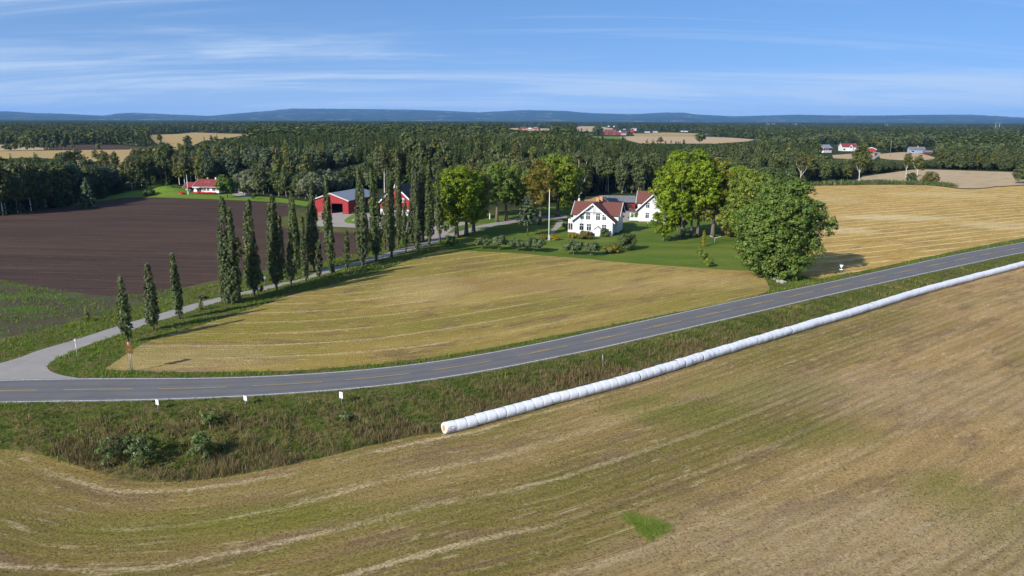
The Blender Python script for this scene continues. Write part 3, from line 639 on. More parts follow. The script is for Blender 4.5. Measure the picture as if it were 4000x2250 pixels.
PL=[ # base x,y, top x,y, width, label, kwargs
(502,1339,468,1082,58,'first poplar from the road junction, short and slim, just behind the brown direction signs',dict(lobes=2,th=.1)),
(601,1290,575,1033,62,'second poplar from the road junction, broad based and standing apart by the driveway',dict(lobes=3,th=.08)),
(702,1246,672,991,44,'third poplar from the road junction, the slimmest of the three standing apart',dict(lobes=2,th=.09)),
(900,1184,866,774,84,'huge forked poplar with two tops, first of the dense row',dict(lobes=3,extra=[(26,-6,.05,.90,24,0),(-10,5,.0,.62,34,0),(14,0,.0,.5,36,0),(46,4,.42,.62,16,0)])),
(992,1156,970,784,62,'dark poplar leaning left right beside the forked poplar',dict(lobes=3,extra=[(20,0,.05,.45,22,0)])),
(1079,1132,1063,765,68,'wide shaggy poplar with several tops above the pale driveway',dict(lobes=4,extra=[(24,0,.1,.78,18,0)])),
(1156,1072,1136,752,52,'dark poplar on the field side, left of a pair of smaller poplars',dict(lobes=3)),
(1138,1116,1132,905,38,'low dark poplar in front of a taller one by the driveway edge',dict(lobes=1)),
(1196,1100,1180,844,34,'narrow light green poplar between two dark ones left of the open red barn',dict(lobes=1)),
(1226,1056,1214,716,62,'tall poplar covering the left corner of the open red barn',dict(lobes=3)),
(1248,1086,1246,940,27,'short poplar below the wooden crates, like a bush on a stem',dict(lobes=1)),
(1286,1034,1272,688,44,'tall poplar in front of the red barn gable, left of its open door',dict(lobes=2)),
(1299,1074,1291,902,31,'short bright poplar under the open door of the red barn',dict(lobes=1)),
(1356,1056,1353,897,28,'short poplar standing alone before the last strip of ploughed soil',dict(lobes=1,th=.1)),
(1418,1040,1400,645,56,'towering poplar crossing the grey roof of the open barn',dict(lobes=3)),
(1471,1020,1448,661,48,'tall poplar with a twin top between the two red barns',dict(lobes=2,extra=[(14,0,.1,.97,15,0)])),
(1436,1004,1430,850,30,'low bushy poplar on the field side beneath the twin topped one',dict(lobes=1)),
(1504,976,1498,770,30,'thin poplar across the driveway before the left end of the big barn',dict(lobes=1)),
(1519,982,1513,655,34,'dark slender poplar just left of the light one before the big barn',dict(lobes=1)),
(1530,1006,1526,675,40,'light green poplar with a pale bare foot before the big red barn',dict(lobes=2,th=.09)),
(1556,955,1553,623,40,'tall poplar hiding the gable peak of the big red barn',dict(lobes=2)),
(1586,991,1581,783,30,'short poplar with a bare stem before the red gable wall',dict(lobes=1,th=.14)),
(1607,953,1602,790,28,'short poplar on the far side right of the red gable wall',dict(lobes=1)),
(1611,951,1614,618,36,'slender poplar in front of the black barn roof, left of its pair',dict(lobes=2)),
(1631,976,1621,664,38,'light green poplar reaching the driveway edge before the black roof',dict(lobes=2,th=.02)),
(1653,943,1645,611,38,'tallest poplar before the black roof of the big barn',dict(lobes=2)),
(1677,962,1673,628,40,'second last poplar of the row, dark with a thin leaning foot',dict(lobes=2)),
(1719,948,1707,672,30,'last poplar of the row with a pale bare trunk beside the maples',dict(lobes=1,th=.13)),
]
for i,(a,b,c,d,wd,lab,kw) in enumerate(PL): poplar(a,b,c,d,wd,lab,seed=i,**kw)
poplar(339,1256,335,1196,22,'small yellow green sapling in the weedy strip left of the driveway','poplary',50,1,.12,'young saplings by the driveway',cat_='sapling')
poplar(786,1211,784,1167,17,'tiny sapling between the third poplar and the forked one','poplary',51,1,.15,'young saplings by the driveway',cat_='sapling')
# ---- farm trees ------------------------------------------------------
GA='maples along the driveway'
broad('maple_tree',1785,929,632,175,'maple','big fresh green maple at the end of the poplar row',group=GA,seed=1,nl=22,low=-.95,th=2.6,leaf_=.42,extra=[(-10,0,190,40,60),(30,-10,150,45,55),(55,-6,95,28,40)])
broad('maple_tree',1822,918,640,150,'maple','green maple overlapping the big one on its right',group=GA,seed=2,nl=18,low=-.9,th=2.8,leaf_=.42)
broad('maple_tree',1850,908,652,150,'mapley','maple turning brownish orange over the shaded driveway',group=GA,seed=3,nl=18,low=-.9,th=2.8,leaf_=.42)
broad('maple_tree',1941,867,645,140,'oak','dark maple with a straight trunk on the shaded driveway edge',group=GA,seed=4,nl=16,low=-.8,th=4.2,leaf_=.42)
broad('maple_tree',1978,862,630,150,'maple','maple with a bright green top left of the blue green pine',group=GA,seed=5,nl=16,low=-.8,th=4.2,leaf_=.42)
broad('maple_tree',2035,838,672,130,'bushg','darker maple behind the blue green pine',seed=6,nl=14,low=-.95,th=2.0,leaf_=.45)
broad('maple_tree',2110,877,622,128,'mapleo','orange brown maple behind the tall white flagpole',seed=7,nl=16,low=-.85,th=3.4,leaf_=.42)
broad('maple_tree',2178,846,600,170,'maple','large green maple right of the orange one, left of the white farmhouse',seed=8,nl=20,low=-.8,th=4.4,leaf_=.45,extra=[(30,0,60,40,30)])
broad('birch_tree',2262,815,596,95,'birch','brownish drooping birch just behind the green maple and left of the farmhouse',seed=9,nl=14,th=2.5,leaf_=.5,barkm='birchbark')
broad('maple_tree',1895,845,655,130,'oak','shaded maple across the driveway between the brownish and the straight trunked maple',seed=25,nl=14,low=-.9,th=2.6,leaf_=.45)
broad('maple_tree',1700,872,690,90,'bushg','dark maple behind the last poplars beside the gravel yard',seed=26,nl=12,low=-.9,th=2.4,leaf_=.45)
broad('maple_tree',2075,842,668,110,'oak','dark maple standing behind the orange brown one',seed=27,nl=12,low=-.95,th=1.8,leaf_=.45)
# right-hand group
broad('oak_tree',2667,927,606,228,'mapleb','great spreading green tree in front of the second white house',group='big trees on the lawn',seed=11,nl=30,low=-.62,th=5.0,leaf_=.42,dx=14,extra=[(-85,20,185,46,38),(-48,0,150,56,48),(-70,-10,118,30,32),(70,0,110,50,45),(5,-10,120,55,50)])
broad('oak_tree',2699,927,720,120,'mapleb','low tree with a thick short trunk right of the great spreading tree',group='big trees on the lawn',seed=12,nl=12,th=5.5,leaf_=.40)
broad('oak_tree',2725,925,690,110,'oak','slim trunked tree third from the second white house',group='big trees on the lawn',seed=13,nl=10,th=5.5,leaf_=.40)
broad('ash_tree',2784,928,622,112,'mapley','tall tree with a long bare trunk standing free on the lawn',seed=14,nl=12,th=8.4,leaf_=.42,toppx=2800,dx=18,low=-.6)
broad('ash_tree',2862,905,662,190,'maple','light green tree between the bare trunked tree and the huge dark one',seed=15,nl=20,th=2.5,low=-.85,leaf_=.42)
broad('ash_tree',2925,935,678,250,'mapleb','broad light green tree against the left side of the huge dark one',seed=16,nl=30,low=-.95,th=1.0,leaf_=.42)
broad('ash_tree',3005,905,656,215,'bushg','domed tree with a yellow orange streak behind the huge dark one',seed=17,nl=20,low=-.8,th=2,leaf_=.45)
broad('oak_tree',3012,1078,716,300,'oak','huge dark green tree by the road with branches down to the ground',seed=18,nl=70,low=-.95,th=.9,leaf_=.31,cs=.72,per=19,f=.235,cover=.85,dx=10,depth=.9,extra=[(150,10,250,48,45),(190,-10,200,42,40),(-95,-30,120,65,60),(105,-20,110,75,70),(20,-55,60,90,60),(-40,-20,200,80,70),(70,0,330,65,45),(-60,-55,60,50,45)])
broad('small_tree',2592,942,812,100,'maple','small full green tree right before the second white house',seed=19,nl=12,low=-.95,th=.9,leaf_=.32,cs=.6)
broad('small_tree',2646,915,842,60,'maple','little tree beside the white garden bench',seed=20,nl=8,th=1.6,leaf_=.3,cs=.5)
broad('yellow_shrub',2850,925,868,62,'bushy','yellow and reddish shrub at the left foot of the huge dark tree',cat_='shrub',seed=21,nl=8,low=-1,th=.1,leaf_=.3,cs=.5)
broad('shrub',3095,1092,1034,56,'oak','leafy green shrub beside the grey boulders under the huge dark tree',cat_='shrub',seed=22,nl=8,low=-1,th=.1,leaf_=.26,cs=.45)
# garden conifer: rough layered pine with bare trunk
def conifer(rg,H,R,z0,tiers,nb,power=.9,droop=.25,leaf_=.5,per=3,jit=.25):
    Ps=[];Ns=[];Ts=[];Ss=[]
    for i in range(tiers):
        t=(i+rg.uniform(-.3,.3))/tiers;t=min(max(t,0),.985);z=z0+(H-z0)*t;r=R*(1-t)**power*(1 if t>.12 else .7+.3*t/.12)*rg.uniform(.8,1.15)+.12
        a0=rg.uniform(0,6.28)
        for b in range(nb):
            a=a0+b*6.283/nb+rg.normal(0,.25);rr=r*rg.uniform(1-jit,1+jit*.6);ct=np.clip(rg.normal(.45,.2),0,1)
            k=max(1,int(per*(.5+rr/R)))
            s=np.linspace(.25,1,k)
            pos=np.c_[np.cos(a)*rr*s,np.sin(a)*rr*s,z-droop*rr*s**1.5+rg.normal(0,.06,k)]
            Ps.append(pos);Ns.append(np.tile([math.cos(a)*.55,math.sin(a)*.55,.8],(k,1))+rg.normal(0,.25,(k,3)));Ts.append(np.full(k,ct)+rg.normal(0,.07,k));Ss.append(np.full(k,leaf_*(.38+.62*r/(R+.12))))
    return np.concatenate(Ps),nrm(np.concatenate(Ns)),np.clip(np.concatenate(Ts),0,1),np.concatenate(Ss)
def conifer_tree(name,px,py,toppy,wpx,mat,label,z0f=.0,seed=0,tiers=22,nb=9,power=.8,cat_='tree',group=None,leaf_=.6,per=4,droop=.2,jit=.25):
    rg=np.random.default_rng(seed);p=G(px,py);k=(p-Vector(CAM)).dot(Vector(_F))/FPX;H=1.0
    for _ in range(12): H+=(PX((p.x,p.y,p.z+H))[1]-toppy)*k*.98
    P,Nn,T,S_=conifer(rg,H,wpx*k/2,H*z0f,tiers,nb,power,droop,leaf_,per,jit);V,F=quads(P,Nn,S_,rg,1.5)
    root=empty(name,p,0,label,cat_,group);mesh_np('crown',V,F,MT[mat],root,T)
    MB().tube([(0,0,-.1),(0,0,H*.5),(0,0,H*.93)],[.028*H*.6,.016*H*.6,.03],7).build('trunk',MT['bark'],root,True);return root
conifer_tree('pine_tree',2061,922,750,78,'pine','blue green garden pine with a bare trunk, on the lawn left of the flagpole',.27,3,20,11,.55,leaf_=.55,per=7,droop=.05)
conifer_tree('thuja',2748,962,896,15,'thuja','narrow yellow columnar thuja on the lawn beside the clothes dryer',.0,4,26,8,.45,leaf_=.28,per=3)
conifer_tree('pine_tree',345,812,690,70,'pine','dark blue green pine at the corner of the wood by the ploughed field',.02,5,22,10,.6,leaf_=.8,per=5)
# apple trees and bushes in the garden
AG='apple trees along the lawn edge'
for i,(x,y,ty,wd,lab) in enumerate([(1883,973,932,56,'leftmost apple tree of the four in a row, pale green and airy'),
  (1949,975,924,64,'second apple tree from the left in the row of four, with a clear trunk'),
  (2020,981,932,66,'third apple tree in the row of four, grey green'),
  (2085,984,932,86,'widest apple tree, at the right end of the row of four, below the flagpole'),
  (2240,996,944,74,'dense round apple tree below the farmhouse, left of the airy one'),
  (2308,998,944,72,'airy apple tree with a visible trunk below the farmhouse')]):
    broad('apple_tree',x,y,ty,wd,'apple',lab,'apple tree',AG,seed=30+i,nl=9,low=-.5,th=.9 if i not in (4,) else .6,leaf_=.26,cs=.42,per=14,cover=1.1)
broad('shrub',1763,962,922,50,'bushg','dark spiky shrub beside the last poplar, in the shade of the row','shrub',seed=40,nl=8,low=-1,th=.1,leaf_=.28,cs=.4)
broad('shrub',2447,976,912,76,'bushg','tall round shrub on the lawn right of the farmhouse','shrub',seed=41,nl=10,low=-1,th=.1,leaf_=.28,cs=.45,extra=[(-12,0,40,22,20)])
broad('shrub',2392,988,956,62,'bushb','low brown green shrub between the apple tree and the tall round shrub','shrub',seed=42,nl=8,low=-1,th=.05,leaf_=.26,cs=.4)
broad('shrub',2126,934,914,34,'bushb','low brownish shrub left of the flagpole foot','shrub',seed=43,nl=6,low=-1,th=.05,leaf_=.24,cs=.35)
broad('shrub',2167,938,917,36,'bushy','orange yellow shrub right of the flagpole foot','shrub',seed=44,nl=6,low=-1,th=.05,leaf_=.24,cs=.35)
broad('shrub',2243,929,909,48,'bushy','yellow green shrub at the left corner of the farmhouse front','shrub',seed=45,nl=7,low=-1,th=.05,leaf_=.24,cs=.35)
broad('shrub',2292,934,905,64,'bushb','wide domed brown green shrub before the farmhouse front','shrub',seed=46,nl=8,low=-1,th=.05,leaf_=.24,cs=.35)
broad('shrub',2359,924,892,34,'bushg','dark upright shrub right of the small gabled entrance','shrub',seed=47,nl=6,low=-1,th=.05,leaf_=.24,cs=.32)
broad('shrub',2213,896,868,40,'bushg','light green shrub below the glazed veranda of the farmhouse','shrub',seed=48,nl=6,low=-1,th=.05,leaf_=.26,cs=.4)
broad('climbing_plant',2287,909,882,12,'bushg','green climbing plant on the farmhouse wall between two lower windows','climber',seed=49,nl=5,low=-1,th=.02,leaf_=.2,cs=.22)
for i,(x,y,ty,wd,lab) in enumerate([(2733,998,963,20,'smallest and farthest of the three young trees in line on the lawn'),(2747,1023,982,34,'middle one of the three young trees in line on the lawn'),(2768,1042,1008,34,'nearest of the three young trees in line on the lawn')]):
    broad('young_tree',x,y,ty,wd,'maple',lab,'young tree','young trees in line on the lawn',seed=60+i,nl=6,low=-1,th=.3,leaf_=.24,cs=.32)
# aspen saplings on the road bank
BG='young willows on the road bank'
for i,(x,y,ty,wd,lab) in enumerate([(425,1822,1696,66,'leftmost willow bush on the bank, at the foot of the slope'),(500,1790,1690,70,'willow bush left of the biggest one on the bank'),(560,1822,1684,110,'biggest willow bush on the road bank, grey green and many stemmed'),(795,1800,1684,96,'round willow bush standing alone right of the big one on the bank'),(822,1668,1600,72,'light green willow bush high on the bank below the road sign'),(1352,1640,1618,46,'low bramble like bush below the rightmost white road marker')]):
    broad('willow_bush',x,y,ty,wd,'willow' if i<0 else 'bankwillow',lab,'bush',BG,seed=70+i,nl=13,low=-.9,th=.15,leaf_=.15,cs=.26,per=12,cover=.6,f=.3)
# left house garden
broad('poplar_tree',888,772,685,78,'bushg','upright young poplar in front of the right end of the white bungalow',seed=80,nl=10,low=-1,th=1.2,leaf_=.45,cs=.7)
broad('shrub',588,763,738,38,'bushg','round shrub on the lawn edge left of the grassy mound','shrub',seed=81,nl=6,low=-1,th=.05,leaf_=.4,cs=.5)
broad('shrub',570,766,752,26,'bushg','low shrub touching the round one left of the mound','shrub',seed=82,nl=5,low=-1,th=.05,leaf_=.35,cs=.45)
broad('small_tree',656,750,712,12,'bushg','thin young tree on the grassy mound',seed=83,nl=5,low=-.8,th=.8,leaf_=.3,cs=.4)
broad('shrub',992,778,752,24,'bushg','little bush on the lawn right of the bungalow gravel drive','shrub',seed=84,nl=5,low=-1,th=.05,leaf_=.35,cs=.45)
# ------------------------------------------------------------------ buildings (local frame: x along the front, y back, z up)
def site(name,px,py,heading,label,cat_,group=None,anchor='l',W=0):
    p=G(px,py); h=D2(heading)
    o=empty(name,p,-h,label,cat_,group)
    if anchor=='r': o.location=p-Vector((math.cos(h),-math.sin(h),0))*W
    return o
def gable_roof(mb,x0,x1,y0,y1,ze,zr,axis='y',t=.16):
    """ridge runs along axis; x0..x1,y0..y1 include overhangs"""
    if axis=='y':
        xm=(x0+x1)/2
        for a,b in ((x0,xm),(x1,xm)): mb.prism([(a,ze),(b,zr),(b,zr+t*1.2),(a,ze+t)],y0,y1,'y')
    else:
        ym=(y0+y1)/2
        for a,b in ((y0,ym),(y1,ym)): mb.prism([(a,ze),(b,zr),(b,zr+t*1.2),(a,ze+t)],x0,x1,'x')
    return mb
def gable_wall(mb,x0,x1,y0,y1,z0,ze,zr,axis='y'):
    if axis=='y': mb.prism([(x0,z0),(x1,z0),(x1,ze),((x0+x1)/2,zr),(x0,ze)],y0,y1,'y')
    else: mb.prism([(y0,z0),(y1,z0),(y1,ze),((y0+y1)/2,zr),(y0,ze)],x0,x1,'x')
    return mb
def verge(mb,x0,x1,y,ze,zr,t=.16,d=.05,h=.26,axis='y'):
    m=(x0+x1)/2
    for a,b in ((x0,m),(x1,m)):
        P=[(a,ze-h*.6),(b,zr-h*.6),(b,zr+t*1.2+.03),(a,ze+t+.03)]
        mb.prism(P,y-d,y+d,'y' if axis=='y' else 'x')
def window(root,x,z,w,h,y=0.0,face='front',cross=True,mat='whitetrim',hood=True,n=1):
    """centred at x, bottom z; face: front (-y), side (+x at x=y arg), left"""
    f=.12;mb=MB();g=MB();d=.07
    def bx(a,b,c,e,p0,p1,M):
        if face=='front': M.box(a,b,y-p1,y-p0,c,e)
        elif face=='right': M.box(y+p0,y+p1,a,b,c,e)
        else: M.box(y-p1,y-p0,a,b,c,e)
    bx(x-w/2-f,x-w/2,z-f,z+h+f,0.0,d,mb);bx(x+w/2,x+w/2+f,z-f,z+h+f,0.0,d,mb)
    bx(x-w/2,x+w/2,z-f,z,0.0,d+.02,mb);bx(x-w/2,x+w/2,z+h,z+h+f,0.0,d,mb)
    if hood: bx(x-w/2-f-.08,x+w/2+f+.08,z+h+f+.002,z+h+f+.14,0.0,d+.08,mb)
    if cross:
        bx(x-.045,x+.045,z,z+h,0.015,d-.005,mb)
        bx(x-w/2,x-.047,z+h*.64,z+h*.64+.09,0.015,d-.01,mb);bx(x+.047,x+w/2,z+h*.64,z+h*.64+.09,0.015,d-.01,mb)
    fr=mb.build('window',MT[mat],root)
    bx(x-w/2,x+w/2,z,z+h,.004,.014,g);g.build('pane',MT['glass'],fr)
    return fr
def farmhouse(root,W,L,ze,zr,tw,ty,thd,tze,tzr,rail=True,f=.35):
    wl=MB();gable_wall(wl,0,W,0,L,f,ze,zr-.12);w=wl.build('wall',MT['white'],root)
    t=MB();gable_wall(t,-tw,W+tw,ty-thd,ty+thd,f,tze-.05,tzr-.1,'x');t.build('wing_wall',MT['white'],root)
    MB().box(.06,W-.06,.06,L-.06,-.6,f-.002).build('foundation',MT['stone'],root)
    rf=MB();gable_roof(rf,-.75,W+.75,-.75,L+.5,ze-.55,zr);R=rf.build('roof',MT['tile'],root)
    rg_=MB();gable_roof(rg_,-tw-.5,W+tw+.5,ty-thd-.55,ty+thd+.55,tze-.3,tzr,'x',.15);rg_.build('wing_roof',MT['tile'],root)
    v=MB();verge(v,-.75,W+.75,-.80,ze-.55,zr);verge(v,-.75,W+.75,L+.55,ze-.55,zr)
    verge(v,ty-thd-.55,ty+thd+.55,-tw-.55,tze-.3,tzr,axis='x');verge(v,ty-thd-.55,ty+thd+.55,W+tw+.55,tze-.3,tzr,axis='x')
    v.build('bargeboard',MT['whitetrim'],root)
    return R
# ---- main farmhouse
mh=site('farmhouse',2391.5,922,17,'large white wooden farmhouse with red tiled cross roof on the lawn','farmhouse',None,'r',10.7)
R=farmhouse(mh,10.7,15,3.95,8.35,.85,8,3.9,5.2,8.0)
for x,z,wd,h,c in ((2.35,1.25,1.15,1.75,1),(4.35,1.2,1.15,1.75,1),(8.45,1.15,1.15,1.75,1),(2.45,4.2,.95,1.35,0),(4.05,4.15,1.05,1.75,1),(6.75,4.1,1.05,1.75,1),(8.4,4.15,.95,1.4,0)):
    window(mh,x,z,wd,h,0,hood=bool(c))
gt=MB();gt.prism([(3.35,6.3),(7.35,6.3),(7.35,6.42),(3.35,6.42)],-.72,-.60,'y');gt.box(5.1,5.22,-.70,-.60,5.9,7.6);gt.box(5.5,5.62,-.70,-.60,5.9,7.6);gt.build('gable_truss',MT['greytrim'],mh)
e=MB();gable_wall(e,6.05,7.75,-1.5,-.01,-.2,1.75,2.45);pw=e.build('entrance_porch',MT['white'],mh)
er=MB();gable_roof(er,5.8,8.0,-1.75,-.02,1.62,2.55,t=.1);er.build('porch_roof',MT['greytrim'],pw)
MB().box(6.5,7.3,-1.56,-1.52,0,1.55).build('door',MT['whitetrim'],pw)
ch=MB().box(4.95,5.75,5.9,6.7,7.6,9.5).box(4.85,5.85,5.8,6.8,9.5,9.62);ch.build('chimney',MT['brick'],R)
ch=MB().box(5.1,6.0,9.9,10.8,7.6,9.4).box(5.0,6.1,9.8,10.9,9.4,9.52);ch.build('chimney',MT['brick'],R)
vr=MB();vr.box(-1.75,-.01,1.6,5.0,.3,.95).box(-1.75,-.01,1.6,5.0,2.75,3.1).box(-1.7,-.01,1.62,4.98,3.1,3.2)
for a in (-1.72,-1.15,-.55): vr.box(a,a+.09,1.6,1.69,.95,2.75)
for b in (2.4,3.3,4.2,4.9): vr.box(-1.75,-1.66,b,b+.09,.95,2.75)
for b in (1.65,4.9): vr.box(-1.7,-.05,b,b+.05,3.2,3.9)
vr.box(-1.75,-1.68,1.6,4.98,3.75,3.85)
ve=vr.build('veranda',MT['whitetrim'],mh);MB().box(-1.66,-.02,1.70,4.85,.96,2.74).build('pane',MT['glass'],ve)
for y_ in (2.2,5.8,10.5): window(mh,y_,1.2,1.1,1.6,10.7,'right')
# ---- second white house
sh=site('farmhouse',2492,866,14,'second white wooden house with brown tiled roof, half hidden behind the great green tree','farmhouse')
R=farmhouse(sh,9.0,12,4.0,8.5,.55,7,3.4,5.6,8.6,f=.3)
for x,z,wd,h in ((2.7,1.2,1.0,1.6),(2.75,4.3,1.0,1.5),(6.0,4.3,1.0,1.5),(6.6,1.2,1.0,1.6)): window(sh,x,z,wd,h,0)
MB().box(4.2,4.9,6.5,7.2,8,9.6).build('chimney',MT['brick'],R)
ph=MB().box(4.3,6.3,-1.6,-.02,.3,2.3);en=ph.build('entrance_porch',MT['white'],sh);er=MB();gable_roof(er,4.0,6.6,-1.85,-.03,2.2,3.1,t=.1);er.build('porch_roof',MT['greytrim'],en)
pc=MB();pc.box(-2.8,-.02,1.9,4.6,.1,.3)
for a in (-2.75,-1.5): 
    for b in (1.92,4.45): pc.box(a,a+.14,b,b+.14,.3,2.7)
pc.box(-2.75,-.05,1.94,2.0,.95,1.05).box(-2.75,-.05,1.94,2.0,.4,.85).box(-2.75,-2.69,2.0,4.5,.4,1.05)
pr=pc.build('porch',MT['whitetrim'],sh)
MB().prism([(1.5,2.7),(5.0,3.3),(5.0,3.45),(1.5,2.85)],-3.1,-.03,'x').build('porch_roof',MT['tiledark'],pr)
# ---- grey roofed garage behind, red front
ga=site('garage',2338,815,3,'low red outbuilding with a long grey sheet roof, behind the white farmhouse','garage')
w=MB();gable_wall(w,0,12.6,0,7,0,2.4,3.9,'x');w.build('wall',MT['red'],ga)
r=MB();gable_roof(r,-.4,13.0,-.7,7.6,2.3,4.15,'x',.14);r.build('roof',MT['oldgrey'],ga)
MB().box(7.2,9.3,-.05,-.01,.05,2.1).box(9.9,12.0,-.05,-.01,.05,2.1).build('door',MT['darkred'],ga)
def car(px,py,heading,label,mat='car',group=None):
    o=site('parked_car',px,py,heading,label,'car',group)
    prof=[(.02,.32),(0,.75),(.12,.98),(.62,1.05),(1.0,1.42),(2.3,1.46),(3.0,1.08),(4.1,.95),(4.25,.7),(4.22,.32)]
    b=MB();b.prism(prof,-.86,.86,'x');B=b.build('body',MT[mat],o,bevel=.05)
    g=MB();g.prism([(.66,1.07),(.99,1.36),(.99,1.38),(.64,1.09)],-.68,.68,'x');g.box(-.868,.868,1.1,2.35,1.06,1.36);g.build('window',MT['glass'],o)
    for sx in (-1,1):
        MB().box(sx*.70-.13,sx*.70+.13,-.03,.02,.72,.9).build('tail_lamp',MT['carred'],o)
        for y in (.85,3.35):
            wb=MB();wb.tube([(sx*.88,y,.32),(sx*.66,y,.32)],[.32,.32],14);wb.build('wheel',MT['rubber'],o)
    MB().box(-.26,.26,-.035,-.005,.55,.67).build('number_plate',MT['whitetrim'],o)
    return o
car(2433,823,2,'black hatchback parked before the red garage doors',group='cars by the garage')
car(2460,821,-4,'dark car half hidden behind the corner of the second white house',group='cars by the garage')
# ---- open red barn
def open_barn():
    W,L,ze,zr=12.6,21,4.4,6.5
    o=site('barn',1228,831,17,'red barn with a pale grey sheet roof and a wide open doorway','barn')
    w=MB();d0,d1,dh=6.5,10.5,3.3;t=.18
    def sl(x): return ze+(zr-ze)*(1-abs(x-W/2)/(W/2))
    w.prism([(0,0),(d0,0),(d0,sl(d0)),(W/2,zr),(0,ze)],0,t,'y');w.prism([(d1,0),(W,0),(W,ze),(d1,sl(d1))],0,t,'y');w.prism([(d0,dh),(d1,dh),(d1,sl(d1)),(d0,sl(d0))],0,t,'y')
    w.box(0,t,t,L,0,ze-.05).box(W-t,W,t,L,0,ze-.05);w.prism([(t,0),(W-t,0),(W-t,ze),(W/2,zr),(t,ze)],L-t,L,'y')
    w.build('wall',MT['red'],o)
    r=MB();gable_roof(r,-.5,W+.5,-.4,L+.4,ze-.12,zr+.05);r.build('roof',MT['slate'],o)
    v=MB();verge(v,-.5,W+.5,-.45,ze-.12,zr+.05,h=.3);v.build('bargeboard',MT['cream'],o)
    MB().box(t,W-t,t,L-t,.0,.04).build('floor',MT['conc'],o)
    f=MB().box(d0-.12,d0,-.04,-.005,0,dh).box(d1,d1+.12,-.04,-.005,0,dh).box(d0-.12,d1+.12,-.04,-.005,dh,dh+.12);f.build('door_frame',MT['darkred'],o)
    MB().box(W,W+.05,2,18,0,.5).build('plinth',MT['stone'],o)
open_barn()
# ---- big barn on a white ground floor
def big_barn():
    W,L,zf,ze,zr=11.6,34,1.9,4.3,9.4
    o=site('barn',1487,838,17,'big red barn with black roof and white trim behind the poplar row','barn')
    MB().box(0,W,0,L,-.2,zf-.002).build('ground_floor',MT['whitetrim'],o)
    w=MB();gable_wall(w,-.05,W+.05,-.05,L+.05,zf,ze,zr-.1);w.build('wall',MT['red'],o)
    r=MB();gable_roof(r,-.8,W+.8,-.6,L+.6,ze-.8,zr,t=.2);r.build('roof',MT['blackroof'],o)
    v=MB();verge(v,-.8,W+.8,-.66,ze-.8,zr,h=.45,t=.2);v.build('bargeboard',MT['whitetrim'],o)
    MB().box(W/2-.25,W/2+.25,-.85,-.55,zr+.05,zr+.5).build('finial',MT['whitetrim'],o)
    for x in (1.8,4.1,9.6): window(o,x,.6,.7,.8,0.0,mat='greytrim',hood=False)
    for x in (3.4,8.0): window(o,x,4.4,.8,1.0,-.05,hood=False)
    d=MB().box(4.9,6.9,-.10,-.055,2.0,4.6);d.box(4.8,4.9,-.12,-.055,1.95,4.7).box(6.9,7.0,-.12,-.055,1.95,4.7).box(4.8,7.0,-.12,-.055,4.7,4.8);d.build('door',MT['darkred'],o)
big_barn()
lo=site('cart_shed',1418,822,17,'low shed with a blue black roof joining the two red barns','shed')
w=MB();w.prism([(0,0),(9,0),(9,2.9),(0,2.1)],0,5.2,'x');w.build('wall',MT['wood'],lo)
MB().prism([(-.6,1.95),(7.5,4.6),(7.5,4.75),(-.6,2.1)],-.3,5.5,'x').build('roof',MT['blackroof'],lo)
v=MB();v.prism([(-.65,1.85),(7.5,4.5),(7.5,4.8),(-.65,2.15)],-.40,-.31,'x');v.build('bargeboard',MT['greytrim'],lo)
# ---- white bungalow left
bg=site('bungalow',762,753,9,'white bungalow with a bright red roof on the far lawn, left of the barns','house')
W,L,ze,zr=10.6,8.6,2.7,5.1
w=MB();gable_wall(w,0,W,0,L,0,ze,zr-.1,'x');w.build('wall',MT['white'],bg)
r=MB();gable_roof(r,-.6,W+.5,-.9,L+.9,ze-.25,zr,'x',.14);R=r.build('roof',MT['redroof'],bg)
v=MB();verge(v,-.9,L+.9,-.66,ze-.25,zr,axis='x');verge(v,-.9,L+.9,W+.56,ze-.25,zr,axis='x');v.box(-.6,W+.5,-1.0,-.92,ze-.32,ze-.12);v.build('bargeboard',MT['greytrim'],bg)
for x in (3.4,7.0): MB().box(x-.25,x+.25,4.4,4.9,4.6,6.0).build('chimney',MT['brick' if x<5 else 'whitetrim'],R)
for x in (3.2,4.6): MB().prism([(1.4,3.62),(2.4,4.22),(2.4,4.30),(1.4,3.70)],x,x+.7,'x').build('skylight',MT['signgrey'],R)
for x,wd,h,z in ((1.9,1.7,1.9,.25),(4.4,.9,1.2,1.0),(5.9,.9,1.2,1.0),(8.4,1.2,1.2,1.0)): window(bg,x,z,wd,h,0,mat='greytrim',hood=False)
window(bg,4,1.0,1.0,1.1,W,'right',mat='greytrim',hood=False)
MB().box(-.1,2.9,-1.5,-.02,2.12,2.28).build('awning',MT['whitetrim'],bg)
fb=MB();_r=np.random.default_rng(9)
for i in range(120):
    x=_r.uniform(0,9.5);y=-_r.uniform(.5,1.2);s=_r.uniform(.08,.2);fb.box(x-s,x+s,y-s,y+s,0,_r.uniform(.2,.55))
tag(fb.build('flower_bed',MT['flower']),'long bed of red flowers along the front of the white bungalow','flower bed').matrix_world=bg.matrix_basis
cpt=MB()
for a in (-4.2,-.55):
    for b in (.3,5.5): cpt.box(a,a+.35,b,b+.25,0,2.3)
C_=cpt.build('carport',MT['whitetrim'],bg)
r=MB();gable_roof(r,-4.9,-.62,-.7,6.6,2.2,4.0,'x',.13);r.build('carport_roof',MT['redroof'],C_)
v=MB();verge(v,-.7,6.6,-4.95,2.2,4.0,axis='x');v.build('bargeboard',MT['greytrim'],C_)
car(741,748,9,'dark car parked inside the carport of the white bungalow')
an=site('garden_shed',880,752,9,'small pale blue white shed right behind the end of the bungalow','shed')
